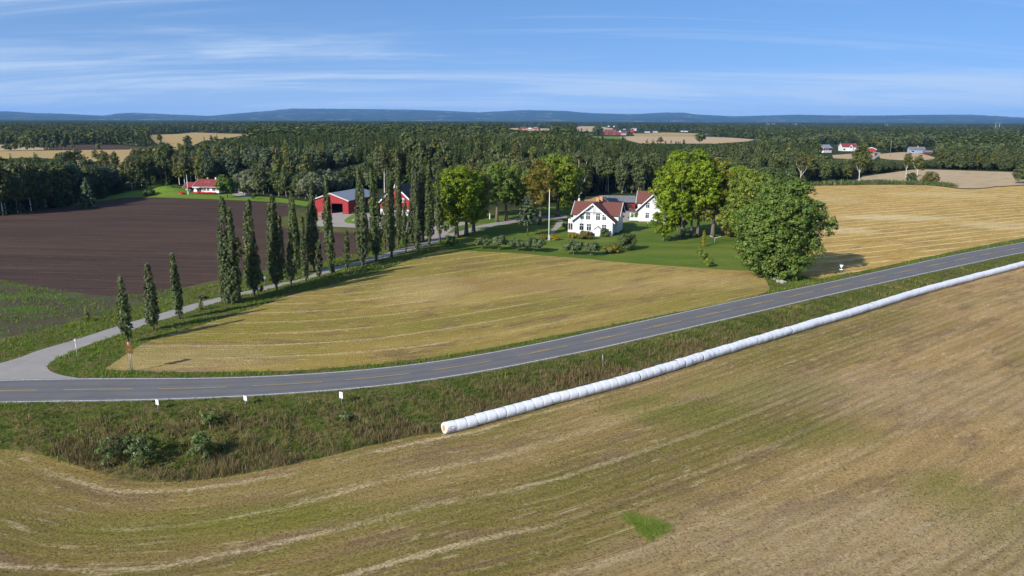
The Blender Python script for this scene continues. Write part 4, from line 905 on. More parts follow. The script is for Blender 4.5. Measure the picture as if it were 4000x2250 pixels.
w=MB();gable_wall(w,0,3.8,0,3,0,1.7,2.5,'x');w.build('wall',MT['bluegrey'],an);r=MB();gable_roof(r,-.2,4,-.3,3.3,1.65,2.65,'x',.1);r.build('roof',MT['oldgrey'],an)
pl=site('flower_planter',709,751,0,'round stone planter full of red flowers on the lawn left of the bungalow','planter')
b=MB();b.tube([(0,0,0),(0,0,.45)],[.7,1.0],12);b.build('bowl',MT['stone'],pl)
b=MB()
for i in range(60): x,y=_r.normal(0,.5,2);b.box(x-.12,x+.12,y-.12,y+.12,.4,_r.uniform(.55,.95))
b.build('flowers',MT['flower'],pl)
rk=_r
for i,x in enumerate(np.linspace(934,975,6)):
    p=G(x,754+(x-934)*.28);b=MB();b.tube([(-.5,0,.1),(-.2,.1,.4),(.3,0,.35),(.55,.1,.1)],[.2,.42,.38,.15],7)
    o=b.build('boulder',MT['stone']);o.location=p;o.rotation_euler=(0,0,rk.uniform(0,3));tag(o,'pale boulder in the low row edging the bungalow drive','boulder','boulders edging the bungalow drive')
# ---- flagpoles
def flagpole(px,py,ty,label):
    p=G(px,py);k=(p-Vector(CAM)).dot(Vector(_F))/FPX;H=1
    for _ in range(12): H+=(PX((p.x,p.y,p.z+H))[1]-ty)*k*.98
    o=empty('flagpole',p,0,label,'flagpole')
    MB().tube([(0,0,0),(0,0,H*.5),(0,0,H-.2)],[.16,.11,.06],10).build('pole',MT['whitetrim'],o,True)
    MB().tube([(0,0,H-.2),(0,0,H-.08),(0,0,H+.06)],[.05,.13,.05],8).build('finial',MT['brick'],o,True)
    MB().box(-.22,-.12,-.2,.2,0,1.3).box(.12,.22,-.2,.2,0,1.3).build('base_bracket',MT['whitetrim'],o)
flagpole(2144,938,740,'tall white flagpole on the farmhouse lawn between two low shrubs')
flagpole(735,760,682,'white flagpole on the lawn before the left end of the bungalow')
# ---- wooden crates
for i,(x,y,s,h) in enumerate([(1243,858,1,0),(1256,855,1,0),(1243,858,1,1.05),(1250,840,1,0)]):
    o=site('wooden_crate',x,y,17,['stack bottom crate left, brown slatted box beside the red barn','brown slatted crate standing right of the stacked pair','brown slatted crate on top of the left crate by the red barn','farther brown crate close to the red barn wall'][i],'crate','wooden crates by the open barn')
    o.location.z+=h*1.1
    b=MB()
    for k in range(5): b.box(0,1.2,-.03,0,.05+k*.2,.2+k*.2).box(0,1.2,1.2,1.23,.05+k*.2,.2+k*.2).box(-.03,0,0,1.2,.05+k*.2,.2+k*.2).box(1.2,1.23,0,1.2,.05+k*.2,.2+k*.2)
    b.box(.02,1.18,.02,1.18,.1,.95).build('slats',MT['crate'],o)
    b=MB();[b.box(a,a+.1,c,c+.1,0,1.04) for a in (0,1.1) for c in (0,1.1)];b.build('corner_post',MT['wood'],o)
# ---- garden furniture, dryer, lamp post, white post
gb=site('garden_bench',2588,884,8,'white wooden garden bench under the great tree near the second white house','bench')
MB().box(0,2.6,0,.75,.42,.5).build('seat',MT['whitetrim'],gb)
b=MB();[b.box(0,2.6,.72,.78,.6+i*.16,.7+i*.16) for i in range(4)];b.build('backrest',MT['whitetrim'],gb)
for a in (0.05,2.45): MB().box(a,a+.1,.02,.76,0,.42).build('leg',MT['whitetrim'],gb)
tb=site('garden_table',2606,885,8,'white garden table standing at the right end of the white bench','table')
MB().box(0,1.5,0,.9,.7,.76).build('table_top',MT['whitetrim'],tb)
for a in (.1,1.3):
    for c in (.1,.7): MB().box(a,a+.1,c,c+.1,0,.7).build('leg',MT['whitetrim'],tb)
cd_=site('clothes_dryer',2791,953,0,'pale rotary clothes dryer with three arms standing on the lawn','clothes dryer')
MB().tube([(0,0,0),(0,0,1.6)],.05,8).build('post',MT['whitetrim'],cd_)
for a in (.1,2.3,4.1): MB().tube([(0,0,1.5),(1.6*math.cos(a),1.6*math.sin(a),1.95)],[.045,.035],6).build('arm',MT['whitetrim'],cd_)
lp=site('lamp_post',2529,899,0,'thin black garden lamp post left of the small green tree','lamp post')
MB().tube([(0,0,0),(0,0,1.9)],.04,6).build('post',MT['black'],lp);MB().tube([(0,0,1.9),(0,0,2.1),(0,0,2.25)],[.09,.14,.04],8).build('lamp_head',MT['signgrey'],lp)
mp_=site('gate_post',1911,856,0,'white post standing in the shade beside the driveway under the maples','post')
MB().box(0,.25,0,.25,0,1.7).build('shaft',MT['whitetrim'],mp_);MB().box(-.04,.29,-.04,.29,1.7,1.78).build('cap',MT['whitetrim'],mp_)
bn=site('birdbath_stand',1971,930,0,'dark little garden stand on the lawn above the second apple tree','garden stand')
MB().tube([(0,0,0),(0,0,.7),(0,0,.75)],[.06,.05,.3],8).build('pedestal',MT['black'],bn);MB().tube([(0,0,.76),(0,0,.86)],[.38,.42],10).build('basin',MT['black'],bn)
# ---- boulders under the big tree
for i,(x,y,s) in enumerate([(3022,1080,1.1),(3030,1092,.9),(3044,1101,1.0),(3058,1105,.8),(3036,1085,.8),(3018,1070,.7)]):
    p=G(x,y);import bmesh
    bm=bmesh.new();bmesh.ops.create_icosphere(bm,subdivisions=3,radius=1)
    rr=np.random.default_rng(i)
    ph=rr.uniform(0,6,3)
    for v_ in bm.verts:
        n_=1+.16*math.sin(v_.co.x*4+ph[0])+.14*math.sin(v_.co.y*5+ph[1])+.1*math.sin(v_.co.z*7+ph[2]);v_.co*=n_
    me=bpy.data.meshes.new('boulder');bm.to_mesh(me);bm.free();me.materials.append(MT['stone'])
    o=bpy.data.objects.new('boulder',me);COL.objects.link(o);o.location=p+Vector((0,0,.15*s));o.scale=(.75*s,.6*s,.5*s);o.rotation_euler=(0,0,i)
    tag(o,['grey boulder at the trunk foot, left end of the pile under the huge tree','grey boulder in the middle of the pile by the road','largest grey boulder of the pile, nearest but one to the road','smallest grey boulder nearest to the road','flat grey boulder behind the middle of the pile','grey boulder half hidden under the leaves of the huge tree'][i],'boulder','boulders under the huge tree')
# ---- signs and posts along the road
def brown_sign():
    p=G(515,1453);o=empty('direction_sign',p,D2(-18),'three brown direction boards seen from behind on two steel posts at the junction','road sign')
    k=(p-Vector(CAM)).dot(Vector(_F))/FPX
    H=(1453-1330)*k*1.03
    for x in (-.13,.13): MB().tube([(x,.0,-.1),(x,0,H*.93)],.05,8).build('post',MT['metal'],o,True)
    for i in range(3):
        z=H*(.60+.135*i);MB().box(-.56+.05*i,.56-.03*i,-.10,-.07,z,z+H*.122).build('board',MT['brown_sign'],o)
    MB().box(-.10,.06,-.13,-.104,H*.89,H*.96).build('bracket_plate',MT['signgrey'],o)
brown_sign()
def marker(px,py,ty,label,w=1.0):
    p=G(px,py);k=(p-Vector(CAM)).dot(Vector(_F))/FPX;H=(py-ty)*k*1.08;o=empty('road_marker',p,D2(-32),label,'road marker','white twin plate road markers')
    MB().tube([(0,0,-.1),(0,0,H)],.045,8).build('post',MT['metal'],o,True)
    for s in (-1,1): MB().box(.04 if s>0 else -.25,.25 if s>0 else -.04,-.05,-.02,H*.54,H).build('plate',MT['whitetrim'],o)
marker(618,1603,1562,'leftmost white twin plate marker beside the road bend')
marker(961,1585,1547,'middle white twin plate marker beside the road bend')
marker(1335,1584,1532,'rightmost white twin plate marker beside the road bend')
def thinpost(px,py,ty,label,name='delineator_post',mat='metal',r=.035,head=None,cat_='post'):
    p=G(px,py);k=(p-Vector(CAM)).dot(Vector(_F))/FPX;H=(py-ty)*k*1.06;o=empty(name,p,0,label,cat_)
    MB().tube([(0,0,-.1),(-.02*H,0,H)],r,8).build('post',MT[mat],o,True)
    if head: MB().box(-.02*H-head,-.02*H+head,-.06,.06,H-.02,H+.28).build('head',MT['signgrey'],o)
thinpost(305,1413,1334,'thin grey sign post with a small head beside the driveway mouth','sign_post',head=.12,cat_='sign post')
thinpost(2354,1418,1385,'thin grey delineator post in the verge above the white bales')
thinpost(305,1690,1676,'short dark wooden stake on the bank left of the willow bushes','wooden_stake','wood',.05,cat_='stake')
gw=G(3283,1076);gs=empty('give_way_sign',gw,D2(-25),'white back of a triangular give way sign on a steel post by the right field','road sign')
k=(gw-Vector(CAM)).dot(Vector(_F))/FPX;H=38*k*1.08
MB().tube([(0,0,-.1),(.05,0,H)],.045,8).build('post',MT['metal'],gs,True)
MB().prism([(.02,H*.70),(.38,H+.08),(-.32,H+.08)],-.09,-.06,'y').build('plate',MT['whitetrim'],gs)
MB().box(-.3,.35,-.09,-.06,H*.55,H*.62).build('supplementary_plate',MT['whitetrim'],gs)
for x,y,lab in ((1098,1147,'dark mailbox on a post beside the pale driveway below the wide shaggy poplar'),):
    p=G(1034,1109);o=empty('mailbox',p,.4,lab,'mailbox');MB().box(-.2,.2,-.25,.25,.9,1.35).build('box',MT['signgrey'],o,bevel=.03);MB().box(-.05,.05,-.05,.05,0,.9).build('post',MT['wood'],o)
p=G(790,1166);o=empty('black_tyre',p,0,'old black tyre lying in the grass left of the driveway','tyre');mb=MB()
for i in range(20):
    a,b=i*math.pi/10,(i+1)*math.pi/10;mb.tube([(.55*math.cos(a),.55*math.sin(a),.22),(.55*math.cos(b),.55*math.sin(b),.22)],.21,8)
mb.build('tread',MT['rubber'],o);MB().tube([(0,0,.18),(0,0,.28)],.4,14).build('rim',MT['metal'],o)
# ---- power poles
def hframe(name,px,py,ty,label,half=1.6,legs=(-1,1),mat='wood',r=.13,group=None,arm=1.9,rz=0,cat_='power pole',brace=False,base=None):
    p=G(px,py) if base is None else base;k=(p-Vector(CAM)).dot(Vector(_F))/FPX;H=1
    for _ in range(12): H+=(PX((p.x,p.y,p.z+H))[1]-ty)*k*.98
    o=empty(name,p,rz,label,cat_,group)
    for l in legs: MB().tube([(l*half*(1.0),0,0),(l*half*.9,0,H)],[r,r*.7],7).build('pole',MT[mat],o,True)
    MB().box(-half*arm,half*arm,-.1,.1,H*.93,H*.93+.22*max(1,r*5)).build('crossarm',MT[mat],o)
    b=MB()
    for i in (-.95,0,.95): b.box(i*half*arm-.08,i*half*arm+.08,-.08,.08,H*.93+.23*max(1,r*5),H*.93+.23*max(1,r*5)+.4)
    b.build('insulator',MT['signgrey'],o)
    if brace:
        b=MB();b.tube([(-half,0,H*.45),(half,0,H*.85)],r*.5,5);b.tube([(half,0,H*.45),(-half,0,H*.85)],r*.5,5);b.build('cross_brace',MT[mat],o)
    return o
hframe('power_pole',1576,712,655,'wooden power pole with crossarm behind the big red barn',.02,(0,),arm=70,r=.14)
hframe('power_pole',462,716,659,'three legged wooden power pole at the edge of the left wood',1.4,(-1,0,1),arm=1.7)
hframe('power_pole',530,650,579,'wooden power pole beside the tall spruce before the far golden field',1.4,(-1,0,1),arm=1.6)
hframe('power_pole',3392,655,629,'distant wooden power pole behind the tall forked birch',.02,(0,),arm=80,r=.16)
hframe('power_pole',3955,668,624,'wooden power pole at the far end of the pale field, right side',1.6,(-1,1),arm=1.6)
PGp='steel pylons over the distant forest'
for i,(x,ty) in enumerate([(2999,479),(3020,481),(3106,482),(3462,483)]):
    o=hframe('pylon',x,497+HZ(x)-470,ty,['leftmost distant pylon of the close pair above the forest','right hand distant pylon of the close pair above the forest','lone distant pylon right of the close pair','distant pylon above the dark wooden house'][i],5,(-1,1),'metal',.55,PGp,1.7,brace=True)
hframe('pylon',3893,520,478,'largest steel pylon, far right above the forest',6,(-1,1),'metal',.42,PGp,1.9,brace=True)
thinpost(3477,613,551,'tall pale pole on the hill behind the pale hill field','pole','wood',.16,cat_='pole')
for i,(x,y,ty) in enumerate([(3284,727,701),(3260,726,712),(3551,719,698),(3420,720,707),(3405,720,706)]):
    thinpost(x,y,ty,['tall grey fence post by the hedge left of the tall birch','short grey fence post left of the tall fence post','fence post left of the two white birches','fence post in the hedge under the pale field, right of its neighbour','fence post in the hedge under the pale field, left of its neighbour'][i],'fence_post','wood',.11,cat_='fence post')
# ---- distant farms and hamlet
def far_house(px,py,wm,dm,ze,zr,wall,roof,label,head=0,axis='x',wins=(),cat_='house',found=None,group=None,chim=False,trim=True,name='house'):
    o=site(name,px,py,head,label,cat_,group)
    w=MB();gable_wall(w,0,wm,0,dm,0,ze,zr-.1,axis);w.build('wall',MT[wall],o)
    r=MB();gable_roof(r,-.5,wm+.5,-.5,dm+.5,ze-.2,zr,axis,.2);R=r.build('roof',MT[roof],o)
    if trim:
        v=MB()
        if axis=='x': verge(v,-.5,dm+.5,-.56,ze-.2,zr,axis='x',h=.4);verge(v,-.5,dm+.5,wm+.56,ze-.2,zr,axis='x',h=.4)
        else: verge(v,-.5,wm+.5,-.56,ze-.2,zr,h=.4)
        v.build('bargeboard',MT['whitetrim'],o)
    for (x,z,a,b) in wins: window(o,x,z,a,b,0,hood=False,cross=a<1.3)
    if found: MB().box(-.03,wm+.03,-.06,dm,0,found).build('foundation',MT['whitetrim'],o)
    if chim: MB().box(wm*.55,wm*.55+1,dm*.5-.5,dm*.5+.5,zr-.6,zr+1.2).build('chimney',MT['brick'],R)
    return o
D_=lambda px,py:(G(px,py)-Vector(CAM)).dot(Vector(_F))/FPX
def fh(px,py,wpx,hpx,*a,**k):
    s=D_(px,py);return far_house(px,py,wpx*s,k.pop('dm',.8)*wpx*s*.8,hpx*s*k.pop('eave',.58),hpx*s,*a,**k)
fh(3216,597,46,30,'red','slate','distant red barn with grey roof and white base, left of the white hill house',head=-28,axis='x',cat_='barn',dm=.9,found=2.2,name='barn',wins=((3,2.6,1,1),(6,2.6,1,1)))
o=fh(3290,590,54,28,'white','redroof','distant white house with dark red roof and central gable on the right hill',dm=.9,wins=((2,1.0,2.2,1.5),(9.5,1,1,1),(11,1,1,1)))
s=D_(3290,590);ww=54*s
g_=MB();gable_wall(g_,ww*.42,ww*.72,-1.2,2,0,26*s*.6,27*s);g_.build('gable_wing',MT['white'],o)
g_=MB();gable_roof(g_,ww*.39,ww*.75,-1.7,4,26*s*.55,28*s);g_.build('gable_roof',MT['redroof'],o)
window(o,ww*.57,3.2,1.8,2.0,-1.2,hood=False)
fh(3385,593,34,17,'red','whitetrim','distant red garage with white roof edge beside the curved track',head=22,axis='y',cat_='garage',dm=.6,name='garage')
fh(3553,598,58,23,'bluegrey','oldgrey','long dark wooden house with a grey roof above the pale hill field',head=3,dm=.5,trim=False,chim=True,wins=((3,1,3,1.4),))
fh(3612,602,28,13,'darkred','oldgrey','low dark shed at the right end of the dark wooden house',head=5,dm=.6,trim=False,cat_='shed',name='shed')
fh(2361,528,43,21,'darkred','tile','distant dark red manor with two rows of white windows',dm=.55,eave=.6,chim=True,wins=[(x,z,1.6,2.0) for x in (3.5,7,12.5,18,21) for z in (1.6,5.8)])
fh(2405,527,20,15,'red','tile','distant red and white barn right beside the dark red manor',cat_='barn',dm=.9,name='barn')
fh(2414,527,15,18,'white','tile','distant barn with a white gable right of the dark red manor',axis='y',cat_='barn',name='barn')
fh(2427,528,20,15,'bluegrey','tile','distant grey blue outbuilding with a red roof at the end of the manor yard',cat_='barn',name='barn')
fh(2461,517,17,16,'red','tile','distant red house with pale roof above the golden hamlet field',axis='y',wins=((3,2,1.6,1.6),(8,2,1.6,1.6)))
fh(2472,510,14,9,'whitetrim','slate','distant pale roofed house behind the red hamlet house')
HG='small distant hamlet buildings'
for i,(x,y,w_,h_,wl_,rf_) in enumerate([(2520,518,19,5,'whitetrim','slate'),(2552,517,17,5,'whitetrim','slate'),(2660,515,8,5,'whitetrim','slate'),(2670,515,17,5,'whitetrim','oldgrey'),(2374,495,7,5,'whitetrim','redroof'),(2396,496,5,5,'whitetrim','slate'),(2438,497,9,5,'whitetrim','slate'),(2434,508,10,5,'bluegrey','slate'),(2500,504,10,5,'whitetrim','slate'),(2302,531,10,8,'red','slate'),(2032,503,24,7,'red','tile'),(2064,503,12,5,'whitetrim','slate'),(2085,504,14,7,'red','slate')]):
    fh(x,y,w_,h_,wl_,rf_,['low white building at the left edge of the golden hamlet field top','second low white building on the top of the golden hamlet field','small white house at the right end of the hamlet','long white building at the far right end of the hamlet','tiny white house with red roof at the forest edge behind the manor','tiny white house right of the red roofed one at the forest edge','pale roofed house above the grey blue outbuilding','grey blue roofed house just above the manor yard','pale house behind the red hamlet house, to its right','small red shed left of the manor, among dark trees','distant long red barn on the tan strip far behind the green maples','tiny white house right of the distant long red barn','distant small red barn at the right end of the tan strip'][i],group=HG,trim=False)
# ---- bale row
def bale_row():
    L=bale_c;s=np.r_[0,np.cumsum(np.linalg.norm(np.diff(L,axis=0),axis=1))]
    step=1.22;n=int(s[-1]/step);r0=.63
    root=empty('silage_bale_row',(L[0][0],L[0][1],float(hgt(*L[0])[0])),0,'long row of round bales wrapped in white film, snaking along the field edge','bale row')
    rx,ry,rz_=root.location
    ms=[]
    rg=np.random.default_rng(12)
    for v in range(6):
        prof=[(-.5,.955),(-.485,.98),(-.44,.995),(-.2,1.01),(.1,1.015),(.35,1.005),(.46,.99),(.5,.955)]
        V=[];F=[];k=36
        for i,(a,r) in enumerate(prof):
            for j in range(k):
                q=2*math.pi*j/k;rr=r0*r*(1+.008*math.sin(3*q+v)+rg.normal(0,.003));z=math.sin(q)*rr;V.append((a*step*1.02,math.cos(q)*rr,max(z,-r0*.93)))
        for i in range(len(prof)-1):
            for j in range(k): F.append((i*k+j,i*k+(j+1)%k,(i+1)*k+(j+1)%k,(i+1)*k+j))
        V=np.array(V);me=mesh_np('bale',V,np.array(F),MT['film'],smooth_=True,link=False);ms.append(me)
    rest=[];px_=lambda i:np.array([np.interp((i+.5)*step,s,L[:,q]) for q in (0,1)])
    first=None
    for i in range(n):
        c=px_(i);t=px_(i+.3)-px_(i-.3) if i else px_(.6)-px_(0);a=math.atan2(t[1],t[0])+rg.normal(0,.018)
        off=rg.normal(0,.032);z=float(hgt(c[0],c[1])[0])+r0*.9+rg.normal(0,.015)
        sc=1+rg.normal(0,.014)
        M=Matrix.Translation((c[0]-math.sin(a)*off-rx,c[1]+math.cos(a)*off-ry,z-rz_))@Matrix.Rotation(a,4,'Z')@Matrix.Diagonal((1,sc,sc,1))
        if i<99:
            o=bpy.data.objects.new('bale',ms[i%6]);COL.objects.link(o);o.parent=root;o.matrix_basis=M
            if i==0: first=o;o['label']='first bale with an open end and the number 153 written on it'
        else:
            me=ms[i%6];co=np.empty(len(me.vertices)*3);me.vertices.foreach_get('co',co);co=co.reshape(-1,3);co=np.c_[co,np.ones(len(co))]@np.array(M).T
            f=np.empty(len(me.polygons)*4,np.int32);me.loops.foreach_get('vertex_index',f);rest.append((co[:,:3],f.reshape(-1,4)))
    if rest:
        V=[];F=[];b=0
        for v,f in rest: V.append(v);F.append(f+b);b+=len(v)
        tag(mesh_np('bale',np.concatenate(V),np.concatenate(F),MT['film'],root,smooth_=True),'farther bales of the row as it leaves the picture on the right',kind='stuff')
    # open end: rolled film rim and straw face
    k=36;V=[];F=[];rg2=np.random.default_rng(4)
    x=-.5*step*1.02
    for j in range(k):
        q=2*math.pi*j/k;w=rg2.uniform(.50,.66)
        for (xx,r) in ((x,r0*.96),(x-.09,r0*.93),(x-.05,r0*w)): V.append((xx,math.cos(q)*r,max(math.sin(q)*r,-r0*.93)))
    for j in range(k):
        a=j*3;b=((j+1)%k)*3;F+= [(a,b,b+1,a+1),(a+1,b+1,b+2,a+2)]
    mesh_np('film_rim',V,F,MT['film'],first,smooth_=True)
    hb=MB();hb.tube([(x+.05,0,0),(x-.03,0,0)],[r0*.9,r0*.86],30);hb.build('hay_face',MT['hay'],first)
    # handwritten number, as thin ink strokes following the curved film
    strokes=[[(0,.0),(0,.5)],
      [(.52,.5),(.22,.5),(.20,.28),(.36,.31),(.48,.22),(.48,.10),(.36,.0),(.18,.02)],
      [(.62,.46),(.74,.52),(.86,.44),(.84,.32),(.72,.27),(.86,.22),(.90,.10),(.78,.0),(.62,.03)]]
    V=[];F=[]
    def onb(u,v):
        q=math.radians(208)-v*1.15/r0  # angle on the camera-facing side
        return (x+.22+u*.86,math.cos(q)*(r0*1.026),math.sin(q)*(r0*1.026))
    for st in strokes:
        for a,b in zip(st[:-1],st[1:]):
            d=Vector((b[0]-a[0],b[1]-a[1]));nn=Vector((-d.y,d.x)).normalized()*.022
            for t0 in range(4):
                p=[a[0]+d.x*t0/4,a[1]+d.y*t0/4];q=[a[0]+d.x*(t0+1)/4,a[1]+d.y*(t0+1)/4]
                b0=len(V);V+=[onb(p[0]-nn.x,p[1]-nn.y),onb(q[0]-nn.x,q[1]-nn.y),onb(q[0]+nn.x,q[1]+nn.y),onb(p[0]+nn.x,p[1]+nn.y)];F.append((b0,b0+1,b0+2,b0+3))
    mesh_np('handwritten_number',V,F,MT['ink'],first)
bale_row()
# ------------------------------------------------------------------ forest
FR=[(-600,852),(0,846),(130,826),(264,806),(435,778),(520,764),(560,748),(640,728),(700,738),(880,742),(960,752),(1010,772),(1100,786),(1200,792),(1250,770),(1420,742),(1480,735),(1700,745),(1850,768),(2000,792),(2090,800),(2180,790),(2250,770),(2345,757),(2500,757),(2600,740),(2760,728),(2900,724),(3095,724),(3330,712),(3370,690),(3480,674),(3555,664),(3620,661),(3800,666),(3970,671),(4600,676)]
frx=[a for a,b in FR];fry=[b for a,b in FR]
PROT=[] # (x0,x1,top,bottom) of what must stay visible above the trees before it
def prot(poly,slack=3): 
    P=np.array([PX((x,y,0)) for x,y in REG[poly]]);PROT.append((P,slack))
for k in ('far_golden_field','far_road','far_low_field','far_dark_field','far_tan_field','far_upper_field','hamlet_field','hamlet_golden_field','hamlet_pale_field','hamlet_grass','centre_tan_field','hill_field','hill_pale_field','hill_track','pale_field','right_field','left_lawn'): prot(k)
BOX=[(3210,3268,566,600),(3285,3350,560,592),(3378,3420,576,595),(3548,3645,576,604),(2350,2450,505,529),(2455,2485,500,519),(2025,2100,495,505),(2515,2570,511,520),(2655,2690,509,517),(2370,2400,489,498),(2280,2350,768,790)]
cols=np.arange(-600,4700,8.0);low=np.zeros(len(cols))   # lowest image row that has to stay visible, per column, by distance band
def colspans():
    sp=[[] for _ in cols]
    for P,sl in PROT:
        j=len(P)-1
        xs=[[] for _ in cols]
        for i in range(len(P)):
            (xa,ya),(xb,yb)=P[j],P[i];j=i
            lo,hi=min(xa,xb),max(xa,xb)
            a=max(0,int(math.ceil((lo-cols[0])/8)));b=min(len(cols)-1,int(math.floor((hi-cols[0])/8)))
            for c in range(a,b+1):
                if xb!=xa: xs[c].append(ya+(yb-ya)*(cols[c]-xa)/(xb-xa))
        for c in range(len(cols)):
            if len(xs[c])>1: sp[c].append((min(xs[c]),max(xs[c])-sl*.3))
    for (x0,x1,t,b) in BOX:
        for c in range(len(cols)):
            if x0-4<cols[c]<x1+4: sp[c].append((t,b))
    return sp
SP=colspans()
CAPX=[-600,0,100,200,290,300,340,350,415,425,440,500,510,600,610,700,760];CAPY=[622,622,612,618,615,664,668,630,630,672,668,648,600,590,583,580,578]
def tmax(px,py,halfw):
    """largest tree height at ground point (px,py) that hides no open ground or house behind it; 0 if on open ground"""
    a=max(0,int((px-halfw-cols[0])/8));b=min(len(cols)-1,int((px+halfw-cols[0])/8)+1)
    best=40.0;hz=HZ(px)
    if px<760 and py>600:
        bt=np.interp(px,CAPX,CAPY)
        for t,b_ in SP[min(max(int((px-cols[0])/8),0),len(cols)-1)]:
            if t-1<=py<=b_ and (b_<bt or b_>715): return 0.0
        return max(0,30*(1-(bt-hz)/(py-hz))) if py>bt else 0.0
    for c in range(a,b+1):
        for (t,bt) in SP[c]:
            if bt<=py+.5 and py>bt:
                best=min(best,30*(1-(bt-hz)/(py-hz)))
            elif t-1<=py<=bt: return 0.0
    return best
BLOCK=[inpoly for _ in ()]
def spruce_np(rg,H,R,tiers,nb,per,leaf_,core=True):
    P,Nn,T,S_=conifer(rg,H,R,H*.04,tiers,nb,.95,.32,leaf_,per,.28)
    V,F=quads(P,Nn,S_,rg,1.6);return V,F,T
def leafy_np(rg,H,W,n_l,cs,per,leaf_,th,low=-.8,cover=.8,taper=0):
    lob=sub_lobes(rg,(0,0,(H+th)/2),(W/2,W/2,(H-th)/2),n_l,low=low)
    if taper: 
        f=1-taper*np.clip((lob[:,2]-H*.45)/(H*.55),0,1);lob[:,0]*=f;lob[:,1]*=f;lob[:,3]*=f;lob[:,4]*=f
    return clumped(rg,lob,cs,per,leaf_,cover=cover)
def add_trunk(V,F,T,H,r,lean=0,n=5,forks=0,rg=None):
    mb=MB();mb.tube([(0,0,-.3),(lean*H*.4,0,H*.4),(lean*H*.9,0,H*.9)],[r,r*.7,r*.2],n,False)
    for i in range(forks):
        a=rg.uniform(0,6.28);z=H*rg.uniform(.3,.6);l=H*.28;mb.tube([(lean*z,0,z),(lean*z+math.cos(a)*l*.5,math.sin(a)*l*.5,z+l)],[r*.45,r*.12],4,False)
    v=np.array(mb.v);f=np.array(mb.f);return np.r_[V,v],np.r_[F,f+len(V)],np.r_[T,np.zeros(len(f))],np.r_[np.zeros(len(F),int),np.ones(len(f),int)]
VAR={}
def mkvar(kind,nv,fn):
    VAR[kind]=[]
    for i in range(nv):
        rg=np.random.default_rng(hash(kind)%1000 if 0 else sum(map(ord,kind))*7+i);V,F,T,MI,mats=fn(rg,i);VAR[kind].append((V,F,T,MI,mats))
def v_spruce(rg,i):
    V,F,T=spruce_np(rg,1*18,18*rg.uniform(.13,.19),30,9,4,.85);V,F,T,MI=add_trunk(V,F,T,18,.22);return V/18,F,T,MI,['spruce','bark']
def v_dead(rg,i):
    V,F,T=spruce_np(rg,18,2.2,20,6,3,.6);V,F,T,MI=add_trunk(V,F,T,18,.22);return V/18,F,T,MI,['dead','bark']
def v_birch(rg,i):
    V,F,T=leafy_np(rg,17,17*rg.uniform(.30,.40),14,.85,10,.58,2.6,low=-.9,cover=.85,taper=.35);V,F,T,MI=add_trunk(V,F,T,17,.20,rg.normal(0,.03),5,3,rg);return V/17,F,T,MI,['birch','birchbark']
def v_alder(rg,i):
    V,F,T=leafy_np(rg,13,13*rg.uniform(.42,.62),18,.8,10,.52,.7,low=-.95,cover=.9);V,F,T,MI=add_trunk(V,F,T,13,.2,rg.normal(0,.03),5,3,rg);return V/13,F,T,MI,['alder','aspenbark']
def v_aspen(rg,i):
    V,F,T=leafy_np(rg,17,17*rg.uniform(.26,.36),12,.8,9,.58,6.0,cover=.75);V,F,T,MI=add_trunk(V,F,T,17,.2,rg.normal(0,.02),5,3,rg);return V/17,F,T,MI,['alder','birchbark']
def v_willow(rg,i):
    V,F,T=leafy_np(rg,8,7,12,.7,9,.45,.8,cover=.8);V,F,T,MI=add_trunk(V,F,T,8,.14,0,5,4,rg);return V/8,F,T,MI,['willow','aspenbark']
def v_pine(rg,i):
    V,F,T=leafy_np(rg,17,17*rg.uniform(.30,.4),11,.9,9,.55,5,cover=.85);V,F,T,MI=add_trunk(V,F,T,17,.24);return V/17,F,T,MI,['pine','bark']
def v_shrub(rg,i):
    V,F,T=leafy_np(rg,3,4.2,7,.5,9,.38,.1,low=-1,cover=.9);return V/3,F,T,np.zeros(len(F),int),['alder','bark']
for k,n,f in (('spruce',6,v_spruce),('birch',5,v_birch),('alder',5,v_alder),('aspen',3,v_aspen),('willow',3,v_willow),('pine',3,v_pine),('shrub',3,v_shrub),('dead',1,v_dead)): mkvar(k,n,f)
# low-poly versions for the far woods
def lowspruce(rg):
    P,Nn,T,S_=conifer(rg,1,.14,.05,10,5,.95,.02,.15,1,.3);V,F=quads(P,Nn,S_*.95,rg,1.6);return V,F,T
def lowleaf(rg,w=.34,z0=.22):
    lob=sub_lobes(rg,(0,0,(1+z0)/2),(w/2,w/2,(1-z0)/2),7);u=unit(rg,72);k=rg.integers(0,len(lob),72);P=lob[k,:3]+u*lob[k,3:];V,F=quads(P,nrm(u+[0,0,.3]),.115,rg,1.3);return V,F,np.clip(rg.normal(.45,.2,72),0,1)
_lr=np.random.default_rng(77)
LOW={'spruce':[lowspruce(_lr) for _ in range(6)],'birch':[lowleaf(_lr) for _ in range(5)],'alder':[lowleaf(_lr,.55,.1) for _ in range(5)],'pine':[lowleaf(_lr,.4,.35) for _ in range(4)],'willow':[lowleaf(_lr,.8,.05) for _ in range(3)]}
SCALE0={'spruce':18,'birch':17,'alder':12,'aspen':16,'willow':8,'pine':16,'shrub':2.6,'dead':18}
BIRCHPT=[]
